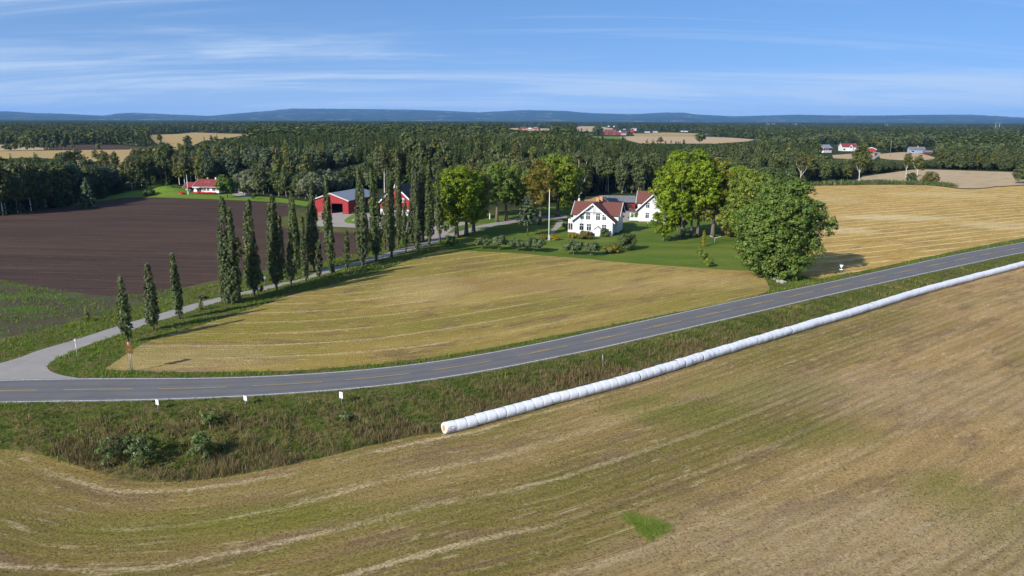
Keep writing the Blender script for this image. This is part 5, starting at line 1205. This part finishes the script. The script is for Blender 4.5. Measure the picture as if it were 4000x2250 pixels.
def forest():
    rg=np.random.default_rng(2024);cand=[]
    # rows back from the front edge, spacing widening with distance
    for _i in range(700):   # thicker front of the left wood
        _p=(rg.uniform(-150,430),rg.uniform(0,42));_f=np.interp(_p[0],frx,fry);cand.append(Gf(_p[0],_f-2-_p[1]))
    d=225.0
    while d<4600:
        step=(3.6+d*.0052) if d<900 else d*.0125
        lat=(4.3+d*.0022) if d<900 else (4.6+d*.0034)
        hw=d*math.tan(D2(35.5));n=int(2*hw/lat)
        x=np.linspace(-hw,hw,n)+rg.uniform(-.45,.45,n)*lat;y=np.sqrt(np.maximum(d*d-0*x*x,1))+rg.uniform(-.5,.5,n)*step
        for a,b in zip(x,y): cand.append((a,b))
        d+=step
    out=[]
    nz=np.random.default_rng(6);ph=nz.uniform(0,6.28,(8,3))
    def fld(x,y,s,k): return math.sin(x/s+ph[k,0]+1.7*math.sin(y/s*.6+ph[k,1]))*math.cos(y/s*.8+ph[k,2])
    for x,y in cand:
        px,py=PX((x,y,0))
        if px<-120 or px>4120: continue
        front=np.interp(px,frx,fry)
        if py>front-1.0: continue
        dist=math.hypot(x,y);s_px=FPX/dist
        tm=tmax(px,py,2.2*s_px)
        if tm<=1.6: continue
        depth=front-py
        a=fld(x,y,60,0)+.5*fld(x,y,21,1)+rg.normal(0,.45)
        edge=depth<26 if px<2900 else depth<40
        if px<760:   # left wood: birch and spruce mixed
            kind='birch' if a>-.45 else ('pine' if rg.random()<.4 else 'spruce')
            h=rg.uniform(14,18.5)
            if dist>600: kind='spruce' if a<.5 else 'birch';h=rg.uniform(13,18)
        elif px<2750:
            if edge and 930<px<1450: kind='willow' if rg.random()<.6 else 'alder';h=rg.uniform(6,10) if kind=='willow' else rg.uniform(8,12)
            elif edge and 2280<px<2760: kind='aspen' if rg.random()<.55 else 'alder';h=rg.uniform(11,16)
            elif edge and px<930: kind='pine' if rg.random()<.5 else 'birch';h=rg.uniform(13,18)
            elif depth<48 and px>1880: kind='birch' if a>.5 else ('alder' if a>-.25 else 'spruce');h=rg.uniform(11,17)
            elif depth<75 and px<1400: kind='birch' if a>.75 else ('pine' if a>.1 else 'spruce');h=rg.uniform(15,20)
            else: kind='spruce' if a<.85 else ('birch' if rg.random()<.5 else 'alder');h=rg.uniform(12.5,23.5) if 1000<px<2400 else rg.uniform(12.5,21)
            if kind=='spruce' and rg.random()<.006 and dist<520: kind='dead'
        else:
            if edge: kind='alder' if rg.random()<.78 else ('birch' if rg.random()<.6 else 'spruce');h=rg.uniform(8,15.5)
            else:
                kind='spruce' if a<.05 else ('alder' if a<.5 else ('birch' if rg.random()<.7 else 'pine'));h=rg.uniform(11,17)
                if dist>1100: kind='spruce' if a<.6 else kind
        if h>tm:
            if rg.random()<.035 and tm>6 and px<2700: h=min(h,tm*1.35)
            else: h=tm*rg.uniform(.82,.99)
        if h<3.6:
            if rg.random()<.35: continue
            kind='shrub'
        elif h<7.5 and kind in('aspen','birch','pine'): kind='alder'
        out.append((dist,kind,x,y,h,px,rg.uniform(0,6.28),rg.integers(0,60)))
    return out
ZONES=[(-999,330,'in the dark wood left of the ploughed field'),(330,760,'in the wood between the pine corner and the bungalow'),(760,1200,'in the forest behind the white bungalow'),(1200,1720,'in the forest behind the red barns'),(1720,2300,'in the forest behind the maples and farmhouse'),(2300,2800,'in the forest behind the grey roofed garage'),(2800,3340,'in the wood beyond the huge dark tree'),(3340,9999,'in the wood round the pale fields far right')]
KL={'spruce':('spruce_tree','dark narrow spruce','spruce'),'birch':('birch_tree','olive birch with pale trunk','birch'),'alder':('alder_tree','rounded grey green alder','alder'),'aspen':('aspen_tree','bare stemmed pale trunked aspen','aspen'),'willow':('willow_tree','low silvery willow','willow'),'pine':('pine_tree','blue green broad pine','pine'),'shrub':('shrub','low bush','shrub'),'dead':('dead_spruce','reddish grey dead spruce','dead tree')}
def build_forest():
    T=forest();T.sort(key=lambda t:t[0])
    LIM={'spruce':290,'birch':240,'alder':240,'aspen':60,'willow':70,'pine':90,'shrub':110,'dead':5};cnt={k:0 for k in LIM}
    ME={}
    acc={}
    for (d,kind,x,y,h,px,rz,vi) in T:
        vis=0<=px<=4000
        if cnt[kind]<LIM[kind] and d<760 and vis:
            cnt[kind]+=1
            v=vi%len(VAR[kind]);key=(kind,v)
            if key not in ME:
                V,F,tt,MI,mats=VAR[kind][v];ME[key]=mesh_np(KL[kind][0],V,F,[MT[m] for m in mats],tint=tt,mi=MI,link=False)
            nm,lab,cat_=KL[kind]
            o=bpy.data.objects.new(nm,ME[key]);COL.objects.link(o)
            z=h;wsc=h**.35*SCALE0[kind]**.65
            o.location=(x,y,float(hgt(x,y)[0]) if 400<px<760 else 0.0);o.scale=(wsc,wsc,z);o.rotation_euler=(0,0,rz)
            zn=[q for q in ZONES if q[0]<=px<q[1]][0][2]
            tag(o,lab+' '+zn,cat_,nm.replace('_',' ')+' group '+zn)
        else: acc.setdefault(kind,[]).append((x,y,h,rz,vi,d))
    tot={}
    for kind,L in acc.items():
        L=np.array(L)
        low=kind if kind in LOW else {'aspen':'birch','shrub':'alder','dead':'spruce'}[kind]
        Vs=[];Fs=[];Ts=[];b=0
        for near in (True,False):
            m=(L[:,5]<620) if near else (L[:,5]>=620);
            if not m.any(): continue
            Q=L[m];src=[(v[0],v[1],v[2]) for v in VAR[kind]] if near else LOW[low]
            for vi in range(len(src)):
                q=Q[(Q[:,4].astype(int)%len(src))==vi]
                if not len(q): continue
                V,F,T_=src[vi]
                c,s=np.cos(q[:,3])[:,None],np.sin(q[:,3])[:,None];h=q[:,2][:,None]
                w=h**.35*SCALE0[kind]**.65 if near else h*1.12
                if not near: w=w*(1+np.clip((q[:,5][:,None]-700)/3000,0,.6))
                X=(V[None,:,0]*c-V[None,:,1]*s)*w+q[:,0][:,None];Y=(V[None,:,0]*s+V[None,:,1]*c)*w+q[:,1][:,None];Z=V[None,:,2]*h
                Vs.append(np.stack([X,Y,Z],2).reshape(-1,3));nn=len(q)
                Fs.append((F[None]+(np.arange(nn)*len(V))[:,None,None]).reshape(-1,4)+b);b+=nn*len(V)
                j=np.random.default_rng(1).normal(0,.13,nn)[:,None];Ts.append(np.clip(T_[None]+j,0,1).ravel())
        if Vs:
            o=mesh_np('distant_'+KL[kind][0].replace('_tree','')+'_wood',np.concatenate(Vs),np.concatenate(Fs),MT[{'aspen':'alder','shrub':'alder'}.get(kind,kind)],tint=np.concatenate(Ts))
            tag(o,'far off '+KL[kind][1]+' trees merging into one wood toward the hills','wood',kind='stuff');tot[kind]=len(o.data.polygons)
    print('FOREST',cnt,{k:len(v) for k,v in acc.items()},tot,len(ME))
build_forest()
# far canopy of the plain, beyond the last modelled trees
def canopy():
    rg=np.random.default_rng(8);A=np.linspace(-.72,.72,900);R=np.geomspace(4300,13500,34);V=[]
    for i,r in enumerate(R): V.append(np.c_[np.sin(A)*r,np.cos(A)*r,np.full(len(A),13.0)+rg.normal(0,3.0,len(A))-(14 if i==0 else 0)])
    V=np.concatenate(V);n=len(A);i,j=np.meshgrid(np.arange(len(R)-1),np.arange(n-1),indexing='ij');a=(i*n+j).ravel()
    m=N('far_canopy');v=m.pos();s=m.noise(v,(.004,.0012,.01),5,.7);col=m.ramp(s,[(.35,(.014,.026,.012)),(.6,(.032,.046,.018)),(.72,(.06,.07,.03)),(.76,(.2,.17,.09))]);m.bsdf(col,.95,None,.05)
    o=mesh_np('distant_forest',V,np.c_[a,a+1,a+n+1,a+n],m.m);tag(o,'unbroken dark forest of the plain at the foot of the hills','forest',kind='stuff')
canopy()
# ---- named standing trees around the right fields
def solo(kind,px,py,ty,wpx,name,label,cat_,seed=0,barkm=None,tall=None,mat=None,th=.2,group=None,forks=3,taper=.3,leaf_=.55,nl=9,cs=.75):
    rg=np.random.default_rng(seed+900);p=G(px,py);k=(p-Vector(CAM)).dot(Vector(_F))/FPX;H=1.0
    for _ in range(12): H+=(PX((p.x,p.y,p.z+H))[1]-ty)*k*.98
    V,F,T=leafy_np(rg,H,wpx*k,int(nl*1.5),cs*.85,8,leaf_*.85,H*th,cover=.62,taper=taper)
    o=empty(name,p,0,label,cat_,group);mesh_np('crown',V,F,MT[mat or kind],o,T)
    mb=MB();ln=rg.normal(0,.03);mb.tube([(0,0,-.2),(ln*H*.4,0,H*.4),(ln*H*.9,0,H*.92)],[.017*H*.55,.013*H*.5,.05],7,False)
    for i in range(forks):
        a=rg.choice([0,math.pi])+rg.uniform(-.5,.5);z=H*rg.uniform(.25,.6);l=H*rg.uniform(.22,.34);mb.tube([(ln*z,0,z),(ln*z+math.cos(a)*l*.42,math.sin(a)*l*.4,z+l*.6),(ln*z+math.cos(a)*l*.55,math.sin(a)*l*.5,z+l)],[.0055*H,.004*H,.03],5,False)
    mb.build('trunk',MT[barkm or 'birchbark'],o,True);return o
solo('birch',3123,726,588,52,'birch_tree','tall brown leaved birch with a white trunk, left end of the hedge','birch',1,th=.42)
solo('birch',3355,716,560,84,'birch_tree','largest white trunked birch with forked limbs, standing in the hedge','birch',2,th=.28,forks=6,nl=12)
solo('birch',3538,692,597,44,'birch_tree','leaning white trunked birch, left one of the pair before the pale field','birch',3,th=.45)
solo('birch',3582,708,604,56,'birch_tree','white trunked birch with side limbs, right one of the pair before the pale field','birch',4,th=.38,forks=5)
solo('birch',2964,664,545,44,'birch_tree','tall birch with a bright trunk rising behind the domed tree','birch',5,th=.35,forks=4)
solo('alder',3632,718,668,62,'shrub','round reddish green bush right of the white birches','shrub',6,mat='bushb',th=.0,barkm='bark',leaf_=.5)
solo('alder',3560,716,670,50,'shrub','dark green bush at the foot of the two white birches','shrub',7,mat='alder',th=.0,barkm='bark')
solo('alder',3990,716,640,70,'alder_tree','dark bushy tree at the right edge of the pale field','alder',8,th=.02,barkm='bark')
solo('birch',1502,752,560,52,'birch_tree','very tall birch with a long bright trunk behind the poplars','birch',9,th=.30,forks=1,nl=12)
solo('birch',375,640,580,26,'birch_tree','slim birch standing alone before the far golden field','birch',10,th=.25)
solo('birch',305,665,577,52,'birch_tree','crooked sparse birch left of the far road gap','birch',11,th=.3,mat='birch')
solo('birch',410,700,575,50,'birch_tree','tall birch of the pair before the far golden field, left one','birch',12,th=.2)
solo('birch',452,690,583,44,'birch_tree','drooping birch of the pair before the far golden field, right one','birch',13,th=.2)
solo('birch',652,720,535,88,'birch_tree','massive dark birch above the grassy mound','birch',14,th=.1,mat='alder',nl=14)
conifer_tree('spruce_tree',548,742,577,52,'spruce','jagged tall spruce rising before the far golden field',.05,15,22,8,.8,leaf_=.9,per=4,cat_='spruce')
solo('alder',2335,530,490,46,'oak_tree','big dark tree left of the distant manor','tree',16,th=.08,barkm='bark',leaf_=2.0,cs=2.4)
solo('alder',2455,528,503,18,'oak_tree','dark tree at the right end of the manor yard','tree',17,th=.08,barkm='bark',leaf_=1.6,cs=2)
solo('birch',2580,560,533,20,'birch_tree','little tree alone at the lower edge of the pale hamlet field','tree',18,th=.08,barkm='bark',leaf_=1.2,cs=1.6)
solo('alder',2735,562,513,40,'oak_tree','big crowned tree at the right end of the pale hamlet field','tree',19,th=.1,barkm='bark',leaf_=1.6,cs=2)
solo('spruce',735,585,527,34,'oak_tree','dense dark round tree beside the far upper field','tree',20,th=.1,barkm='bark',leaf_=1.4,cs=1.6,mat='alder')
solo('birch',625,560,520,20,'birch_tree','small tree standing in the corner of the far upper field','tree',21,th=.15,leaf_=1.0,cs=1.2)
for i,(x,w_,t,m_) in enumerate([(30,34,562,'alder'),(58,24,556,'birch'),(90,30,538,'birch'),(108,20,548,'alder'),(128,18,541,'birch'),(168,20,536,'birch'),(190,18,548,'alder'),(215,28,548,'alder'),(250,26,545,'alder'),(287,12,533,'birch'),(383,12,560,'birch')]):
    solo(m_,x,588 if i<6 else 584,t,w_,'birch_tree' if m_=='birch' else 'alder_tree',['bushy tree at the left picture edge on the tan strip','narrow tree right of the first bushy one on the tan strip','tallest tree of the line between tan strip and golden field','dark slim tree right of the tallest in the far line','small tree with a yellow top in the far line','green tree where the dark ploughed strip begins','thin tree before the dark ploughed strip','dense low tree before the dark ploughed strip','dark round tree before the dark ploughed strip','lone slim tree sticking up from the dark ploughed strip','tiny tree with white trunk at the edge of the dark strip'][i],'tree',30+i,th=.05,leaf_=1.3,cs=1.5,nl=7,group='line of trees along the far golden field')
# ------------------------------------------------------------------ hedge along the right field and grass of the verges
def tuft_mesh(P,h,w,rg,nb=4,spread=.12,lean=.35):
    n=len(P);k=n*nb
    base=np.repeat(P,nb,0)+np.c_[rg.normal(0,spread,(k,2)),np.zeros(k)]
    hh=np.repeat(h,nb)*rg.uniform(.6,1.25,k);a=rg.uniform(0,6.283,k);tx=np.c_[np.cos(a),np.sin(a),np.zeros(k)]
    b=rg.uniform(0,6.283,k);ln=np.c_[np.cos(b),np.sin(b),np.zeros(k)]*(hh*rg.uniform(.1,lean*2,k))[:,None]
    ww=(np.repeat(w,nb) if np.ndim(w) else np.full(k,w))[:,None]
    top=base+ln+np.c_[np.zeros((k,2)),hh];V=np.stack([base-tx*ww,base+tx*ww,top+tx*ww*.45,top-tx*ww*.45],1).reshape(-1,3)
    F=np.arange(4*k).reshape(k,4);return V,F
def scatter(poly_test,x0,x1,y0,y1,dens,rg):
    n=int((x1-x0)*(y1-y0)*dens);x=rg.uniform(x0,x1,n);y=rg.uniform(y0,y1,n);m=np.abs(x)<y*.72+6;x,y=x[m],y[m];m=poly_test(x,y);return x[m],y[m]
ROADP=REG['road']
def in_any(x,y,names):
    m=np.zeros(len(x),bool)
    for k in names: m|=inpoly(x,y,REG[k])
    return m
OPEN=['road','driveway','foreground_field','middle_field','right_field','ploughed_field','lawn','gravel_yard','weedy_field','left_lawn']
def grass():
    rg=np.random.default_rng(31)
    FOV=lambda x,y:(np.abs(x)<y*.72+6)
    # 1. bank and near verge between road and the foreground field
    def t(x,y):
        d,s=linedist(x,y,_nl);return (d>.35)&(d<24)&FOV(x,y)&~in_any(x,y,['foreground_field','road'])
    x,y=scatter(t,-75,130,48,180,11,rg);dist=np.hypot(x,y);keep=rg.random(len(x))<np.clip((95/dist)**2,.12,1);x,y,dist=x[keep],y[keep],dist[keep]
    d,s=linedist(x,y,_nl);q=np.interp(s,_nls,_nlpx);W=np.interp(q,*WT)
    u=np.clip(d/W,0,1)
    nzv=np.sin(x*.31+2*np.sin(y*.23))*np.cos(y*.37+x*.11)+.6*np.sin(x*.9+y*1.3)
    pw=np.clip((u-.22)*2.2,0,1)*np.clip(.55+.5*nzv,0,1)*np.where(q>350,np.where(q<1600,1.5,1),.35)*np.where(q>2600,np.clip(1-(q-2600)/600,.1,1),1)
    weed=rg.random(len(x))<pw
    z=hgt(x,y);P=np.c_[x,y,z]
    h=np.where(u<.2,.12,.26)+.28*np.clip(nzv,0,1)*u+.04
    sc=np.clip(dist/75,1,2)
    V,F=tuft_mesh(P[~weed],h[~weed],.022*sc[~weed],rg,4,.10)
    V2,F2=tuft_mesh(P[weed],np.where((q[weed]>330)&(q[weed]<1600),h[weed]*1.8+.15,h[weed]*1.4+.1),.026*sc[weed],rg,4,.13)
    t1=np.clip(.35+.25*np.repeat(nzv[~weed],4)+rg.normal(0,.18,len(F)),0,1);t2=np.clip(rg.normal(.5,.27,len(F2)),0,1)
    m=(q[~weed]>0);tag(mesh_np('verge_grass',V,F,MT['grassblade'],tint=t1),'tufty green grass on the road bank above the stubble','grass',kind='stuff')
    tag(mesh_np('dry_weeds',V2,F2,MT['weeds'],tint=t2),'brown dry weeds and tall grass on the road bank','weeds',kind='stuff')
    # scrub: low leafy brambles over the bank
    n=3400;qq=rg.uniform(0,1,n);ii=rg.integers(0,len(nearL)-1,n);dd=rg.uniform(3,17,n);T_=np.gradient(nearL,axis=0);T_/=np.linalg.norm(T_,axis=1)[:,None]
    bx=nearL[ii,0]+T_[ii,1]*dd;by=nearL[ii,1]-T_[ii,0]*dd;pxs=np.array([PX((a,b,0))[0] for a,b in zip(bx,by)])
    ok=(pxs>150)&(pxs<2500)&~inpoly(bx,by,REG['foreground_field'])&(rg.random(n)<np.where(pxs<1550,1,.25)*(.4+.6*np.sin(bx*.5+by*.3)**2));bx,by=bx[ok],by[ok];n=len(bx);per=46
    C_=np.c_[bx,by,hgt(bx,by)];rr=rg.uniform(.25,.85,n);d3=unit(rg,n*per);d3[:,2]=np.abs(d3[:,2]);P=np.repeat(C_,per,0)+d3*np.repeat(rr,per)[:,None]*np.array([1.2,1.2,.85])*rg.uniform(.5,1,(n*per,1))
    V,F=quads(P,nrm(d3+rg.normal(0,.5,d3.shape)),.11,rg,1.4);ct=np.repeat(np.clip(rg.normal(.45,.25,n),0,1),per)
    tag(mesh_np('bank_scrub',V,F,MT['bankscrub'],tint=np.clip(ct+rg.normal(0,.12,len(F)),0,1)),'low dark green and brown scrub scattered over the road bank','scrub',kind='stuff')
    # 2. far verge, driveway verges
    def t(x,y):
        d,s=linedist(x,y,farL[::6]);dd=linedist(x,y,np.array(REG['driveway'])[::3])[0]
        return FOV(x,y)&~in_any(x,y,OPEN)&(((d<-.2)&(d>-9))|(np.abs(dd)<9))
    x,y=scatter(t,-95,190,70,235,5,rg);dist=np.hypot(x,y);keep=rg.random(len(x))<np.clip((110/dist)**2,.2,1);x,y,dist=x[keep],y[keep],dist[keep]
    P=np.c_[x,y,hgt(x,y)];nzv=np.sin(x*.4+2*np.sin(y*.3));V,F=tuft_mesh(P,.16+.12*np.clip(nzv,0,1)+.1*rg.random(len(x)),.03*np.clip(dist/90,1,2),rg,4,.12)
    tag(mesh_np('verge_grass',V,F,MT['grassgreen'],tint=np.clip(.4+.2*np.repeat(nzv,4)+rg.normal(0,.2,len(F)),0,1)),'green grass edging the driveway and the far side of the road','grass',kind='stuff')
    # 3. stubble stalks and loose straw in the nearest field
    def t(x,y):
        return (np.abs(x)<y*.70+3)&inpoly(x,y,REG['foreground_field'])
    x,y=scatter(t,-75,110,38,125,16,rg);dist=np.hypot(x,y);keep=rg.random(len(x))<np.clip((58/dist)**2.4,.04,1);x,y,dist=x[keep],y[keep],dist[keep]
    d,s=linedist(x,y,fieldline[::5]);d=np.round(d/.25)*.25+0*d
    P=np.c_[x,y,hgt(x,y)];V,F=tuft_mesh(P,np.full(len(x),.085),.011*np.clip(dist/55,1,2.2),rg,2,.05,.9)
    tag(mesh_np('straw',V,F,MT['straw'],tint=np.clip(rg.normal(.45,.25,len(F)),0,1)),'loose straw and short stalks lying on the near stubble','straw',kind='stuff')
    # 4. the round green patch left in the stubble
    c=G(2525,2055);n=2200;a=rg.uniform(0,6.28,n);r=np.sqrt(rg.random(n));rr=1+.25*np.sin(a*3+1)+.12*np.sin(a*7)
    r=r*rg.uniform(.9,1.25,n)**2;x=c.x+np.cos(a)*r*1.25*rr+.3*np.sin(a*2)*r;y=c.y+np.sin(a)*r*1.4*rr-x*.0+(np.cos(a)*r*-.6);P=np.c_[x,y,hgt(x,y)];V,F=tuft_mesh(P,np.full(n,.16)*(1.2-.7*r),.02,rg,4,.16,1.2)
    tag(mesh_np('grass_patch',V,F,MT['grassbright'],tint=np.clip(np.repeat(rg.normal(.6,.3,n),4)+rg.normal(0,.15,len(F)),0,.95)),'isolated bright green grass patch in the foreground stubble','grass patch')
    # 5. hedge strip of weeds and bushes above the right field
    x=[];y=[]
    for i in range(900):
        px=rg.uniform(3060,3720);yy=np.interp(px,[3060,3400,3620,3720],[727,721,722,732])-rg.uniform(0,6)**1
        g=G(px,yy);x.append(g.x);y.append(g.y)
    P=np.c_[x,y,np.zeros(900)];hh=rg.uniform(.5,1.9,900);V,F=tuft_mesh(P,hh,.2,rg,7,1.1,.5)
    tag(mesh_np('hedge_weeds',V,F,MT['alder'],tint=np.clip(rg.normal(.5,.3,len(F)),0,1)),'scrubby strip of tall weeds between the golden field and the pale field','weeds',kind='stuff')
    # 6. weeds on the far side between plough and driveway
    def t(x,y): return FOV(x,y)&inpoly(x,y,REG['weedy_field'])
    x,y=scatter(t,-110,-20,90,170,3.2,rg);nzv=np.sin(x*.3+2*np.sin(y*.25))+.5*np.sin(y*.8+x*.5);keep=rg.random(len(x))<np.clip(.5+.5*nzv,.15,1);x,y=x[keep],y[keep]
    P=np.c_[x,y,hgt(x,y)];V,F=tuft_mesh(P,rg.uniform(.12,.4,len(x)),.04,rg,4,.16)
    tag(mesh_np('dry_weeds',V,F,MT['grassgreen'],tint=np.clip(rg.normal(.45,.25,len(F)),0,1)),'weeds growing over the unploughed strip left of the driveway','weeds',kind='stuff')
grass()
SKYSTR=0.080;SUNSTR=5.0;HAZE=3.2e-5;EXPO=0.58;SKYSAT=1.0;SKYHUE=.5;CLOUDCOL=(4.8,6.1,8.0,1);SKYTINT=(.36,.94,1.38,1);VEIL=.044
# ------------------------------------------------------------------ world, sun, haze, camera
SUN_AZ=D2(223.0)   # compass-like angle from +y, clockwise: behind-left of the camera
SUN_EL=D2(28.5)
w=bpy.data.worlds.new("World");scene.world=w;w.use_nodes=True;nt=w.node_tree;nt.nodes.clear()
def wn(t,**k):
    n=nt.nodes.new('ShaderNode'+t)
    for a,b in k.items(): setattr(n,a,b)
    return n
sky=wn('TexSky',sky_type='NISHITA');sky.sun_disc=False;sky.sun_elevation=SUN_EL;sky.sun_rotation=SUN_AZ;sky.altitude=200;sky.air_density=1.0;sky.dust_density=.25;sky.ozone_density=3.2
hsv=wn('HueSaturation');hsv.inputs['Saturation'].default_value=SKYSAT;hsv.inputs['Value'].default_value=1.0;hsv.inputs['Hue'].default_value=SKYHUE
nt.links.new(sky.outputs[0],hsv.inputs['Color'])
tc=wn('TexCoord');va=wn('VectorMath',operation='ADD');va.inputs[1].default_value=(0,0,.22);vn=wn('VectorMath',operation='NORMALIZE');nt.links.new(tc.outputs['Generated'],va.inputs[0]);nt.links.new(va.outputs[0],vn.inputs[0]);nt.links.new(vn.outputs[0],sky.inputs['Vector'])
sx=wn('SeparateXYZ');nt.links.new(tc.outputs['Generated'],sx.inputs[0])
def wm(op,a,b=0.0):
    n=wn('Math',operation=op)
    for i,v in enumerate((a,b)):
        if isinstance(v,bpy.types.NodeSocket): nt.links.new(v,n.inputs[i])
        else: n.inputs[i].default_value=v
    return n.outputs[0]
zc=wm('MAXIMUM',wm('ADD',sx.outputs[2],.11),.01)
u=wm('DIVIDE',sx.outputs[0],zc);v=wm('DIVIDE',sx.outputs[1],zc)
cb=wn('CombineXYZ');nt.links.new(u,cb.inputs[0]);nt.links.new(v,cb.inputs[1])
def cloud(scale,rot,loc,lo,hi,detail=7,dist=.6):
    mp=wn('Mapping');mp.inputs['Scale'].default_value=scale;mp.inputs['Rotation'].default_value=(0,0,rot);mp.inputs['Location'].default_value=loc;nt.links.new(cb.outputs[0],mp.inputs[0])
    nz=wn('TexNoise');nz.inputs['Scale'].default_value=1;nz.inputs['Detail'].default_value=detail;nz.inputs['Roughness'].default_value=.62;nz.inputs['Distortion'].default_value=dist;nt.links.new(mp.outputs[0],nz.inputs['Vector'])
    r=wn('MapRange',interpolation_type='SMOOTHSTEP');r.inputs[1].default_value=lo;r.inputs[2].default_value=hi;nt.links.new(nz.outputs['Fac'],r.inputs[0]);return r.outputs[0]
c1=cloud((.38,2.2,1),.10,(2.3,4.1,0),.50,.72,8,1.1);c2=cloud((.9,7.0,1),-.07,(7.1,1.2,0),.52,.70,6,.7);c3=cloud((.22,.75,1),.12,(8.7,3.3,0),.44,.66,5,.7)
veil=wm('DIVIDE',VEIL,wm('ADD',sx.outputs[2],.05))
cc=wm('MINIMUM',wm('ADD',veil,wm('ADD',wm('MULTIPLY',c3,.40),wm('ADD',wm('MULTIPLY',wm('MULTIPLY',c1,wm('ADD',c3,.3)),.52),wm('MULTIPLY',wm('MULTIPLY',c2,c3),.36)))),.85)
mx=wn('Mix',data_type='RGBA');nt.links.new(cc,mx.inputs[0]);tm=wn('Mix',data_type='RGBA',blend_type='MULTIPLY');tm.inputs[0].default_value=1;tm.inputs[7].default_value=SKYTINT;nt.links.new(hsv.outputs[0],tm.inputs[6]);nt.links.new(tm.outputs[2],mx.inputs[6]);mx.inputs[7].default_value=CLOUDCOL
bg=wn('Background');bg.inputs['Strength'].default_value=SKYSTR;nt.links.new(mx.outputs[2],bg.inputs[0])
wo=wn('OutputWorld');nt.links.new(bg.outputs[0],wo.inputs[0])
sd=bpy.data.lights.new('sun','SUN');sd.energy=SUNSTR;sd.angle=D2(.53);sd.color=(1.0,.93,.82)
so=bpy.data.objects.new('sun',sd);COL.objects.link(so)
sdir=Vector((math.sin(SUN_AZ)*math.cos(SUN_EL),math.cos(SUN_AZ)*math.cos(SUN_EL),math.sin(SUN_EL)))
so.rotation_euler=sdir.to_track_quat('Z','Y').to_euler();so.location=(-200,-200,300)
if HAZE>0:
    hb=MB().box(-24000,24000,-200,30000,-6.0,400.0)
    hm=bpy.data.materials.new('haze_air');hm.use_nodes=True;t=hm.node_tree;t.nodes.clear();pv=t.nodes.new('ShaderNodeVolumePrincipled');pv.inputs['Color'].default_value=(.22,.50,1.0,1);pv.inputs['Density'].default_value=HAZE;pv.inputs['Anisotropy'].default_value=0.0
    mo=t.nodes.new('ShaderNodeOutputMaterial');t.links.new(pv.outputs[0],mo.inputs['Volume'])
    o=hb.build('haze',hm);tag(o,kind='stuff')
cd=bpy.data.cameras.new('camera');cd.sensor_width=36;cd.lens=27;cd.clip_start=.5;cd.clip_end=40000
co=bpy.data.objects.new('camera',cd);COL.objects.link(co)
M=Matrix.Identity(4)
for i in range(3): M[i][0]=_R[i];M[i][1]=_U[i];M[i][2]=-_F[i];M[i][3]=CAM[i]
co.matrix_world=M;scene.camera=co
scene.view_settings.view_transform='Standard';scene.view_settings.look='None';scene.view_settings.gamma=1;scene.view_settings.exposure=EXPO
cy=scene.cycles;cy.max_bounces=6;cy.diffuse_bounces=2;cy.glossy_bounces=2;cy.transmission_bounces=2;cy.volume_bounces=0;cy.transparent_max_bounces=8
cy.use_adaptive_sampling=True;cy.adaptive_threshold=.02;cy.use_denoising=True
